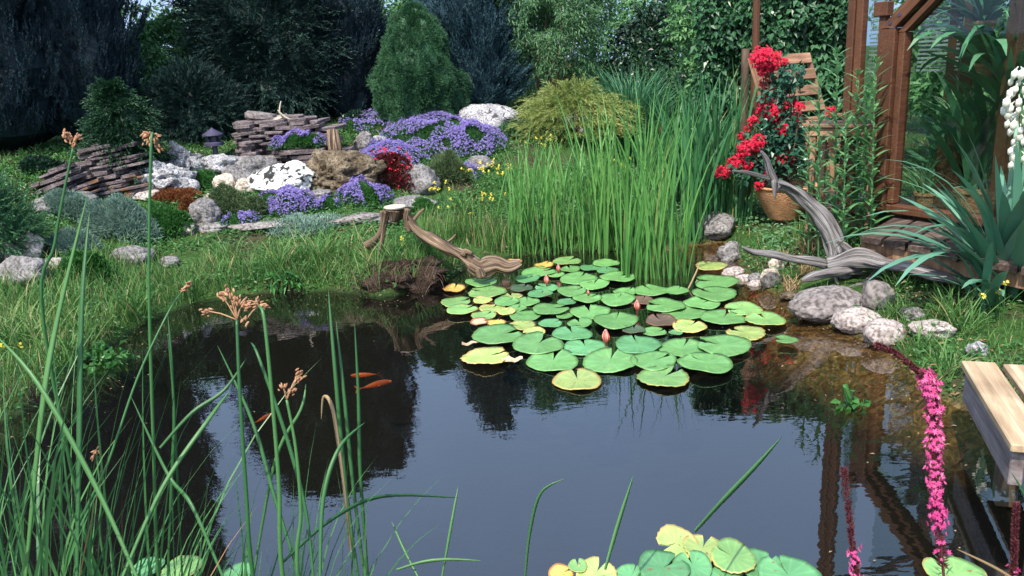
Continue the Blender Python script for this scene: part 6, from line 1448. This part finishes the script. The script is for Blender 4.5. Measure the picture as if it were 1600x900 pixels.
# ------------------------------------------------------------------ loosestrife spikes
def spike(label,pts,Y,seg,stem=.0032):
    """seg: list of (t0,t1,radius px,material key,density)"""
    C=[Q(x,y,Y) for x,y in pts]; P2,_=smooth_path(C,[1]*len(C),8); n=len(P2); base=Vector((P2[0].x,P2[0].y,min(0,P2[0].z))); t=thing('loosestrife_spike',label,'flower spike',Vector((P2[0].x,P2[0].y,0)),'loosestrife spikes in front')
    mb=MB(); tube(mb,[Vector((P2[0].x,P2[0].y,-.05))]+P2,[stem*1.1]+[stem*(1-.5*i/n) for i in range(n)],6,1); mb.build('stem',MT['spike'],t)
    for (t0,t1,rp,mk,dens,pn) in seg:
        m_=int(dens*(t1-t0)); q=RNG.uniform(t0,t1,m_); q=(np.round(q*46)/46+RNG.normal(size=m_)*.004 if mk=='pink' else q); q=np.clip(q,0,.999); idx=np.clip((q*(n-1)).astype(int),0,n-2); fr=q*(n-1)-idx; A_=np.array([tuple(p) for p in P2]); p=A_[idx]*(1-fr[:,None])+A_[idx+1]*fr[:,None]; T=unit(A_[idx+1]-A_[idx])
        # whorls
        d=rdir(m_); d=unit(d-T*(d*T).sum(1,keepdims=True)); s=ppm(P2[n//2]); rr=rp*s*(.35+.65*RNG.random(m_))*(1+.25*np.sin(q*90)) if mk!='pink' else rp*s*(.3+.7*RNG.random(m_)**.7)*(.72+.4*RNG.random(m_)*(np.sin(q*75)>-.2)); pp=p+d*rr[:,None]; mb=MB()
        if mk=='pink': star_flowers(mb,pp,d+[0,0,.3],.0125*RNG.uniform(.8,1.3,m_),6)
        else: kites(mb,p+d*(rp*s*.2),d+T*.7,rp*s*1.1,.0035)
        mb.build(pn,MT[mk],t)
spike('tall blooming magenta spike with dark bent tip, right foreground',[(1475,905),(1470,850),(1462,760),(1460,680),(1456,620),(1449,596),(1425,572),(1395,550),(1366,538)],1.55,[(.17,.68,15.5,'pink',900,'blossoms'),(.08,.25,14,'pink',260,'blossoms'),(.66,.98,6,'spike',1500,'seed_tip'),(.05,.62,10,'spike',900,'calyces'),(.0,.12,16,'lily',110,'leaves')])
spike('thin reddish spike with few pink blossoms at the bottom right',[(1340,905),(1333,860),(1326,800),(1318,728)],1.55,[(.02,.36,12,'pink',110,'blossoms'),(.1,.98,6,'spike',700,'seed_tip')],.0024)
spike('reddish spike at the right edge with a pink blossom at its foot',[(1582,915),(1585,860),(1588,785)],1.5,[(.05,.3,10,'pink',90,'blossoms'),(.15,.98,6,'spike',800,'seed_tip')],.0026)

# floating scum and leaf bits near the banks
def debris():
    n=700; X=RNG.uniform(-3,3.4,n*6); Y=RNG.uniform(1.6,5.6,n*6); d=sdf(X,Y); k=(d<-.01)&(RNG.random(n*6)<np.exp(d*4.5)+.006); X=X[k][:n];Y=Y[k][:n]; m_=len(X)
    p=np.stack([X,Y,np.full(m_,.004)],1); mb=MB(); kites(mb,p,rdir(m_)*[1,1,0],RNG.uniform(.004,.022,m_),RNG.uniform(.003,.009,m_),np.tile([0,0,1.],(m_,1)),fold=.05)
    o=mb.build('floating_debris',MT['straw'],origin=Vector((0,4,0))); tag(o,'small dry leaf bits floating along the pond edge','debris',None,'stuff')
debris()
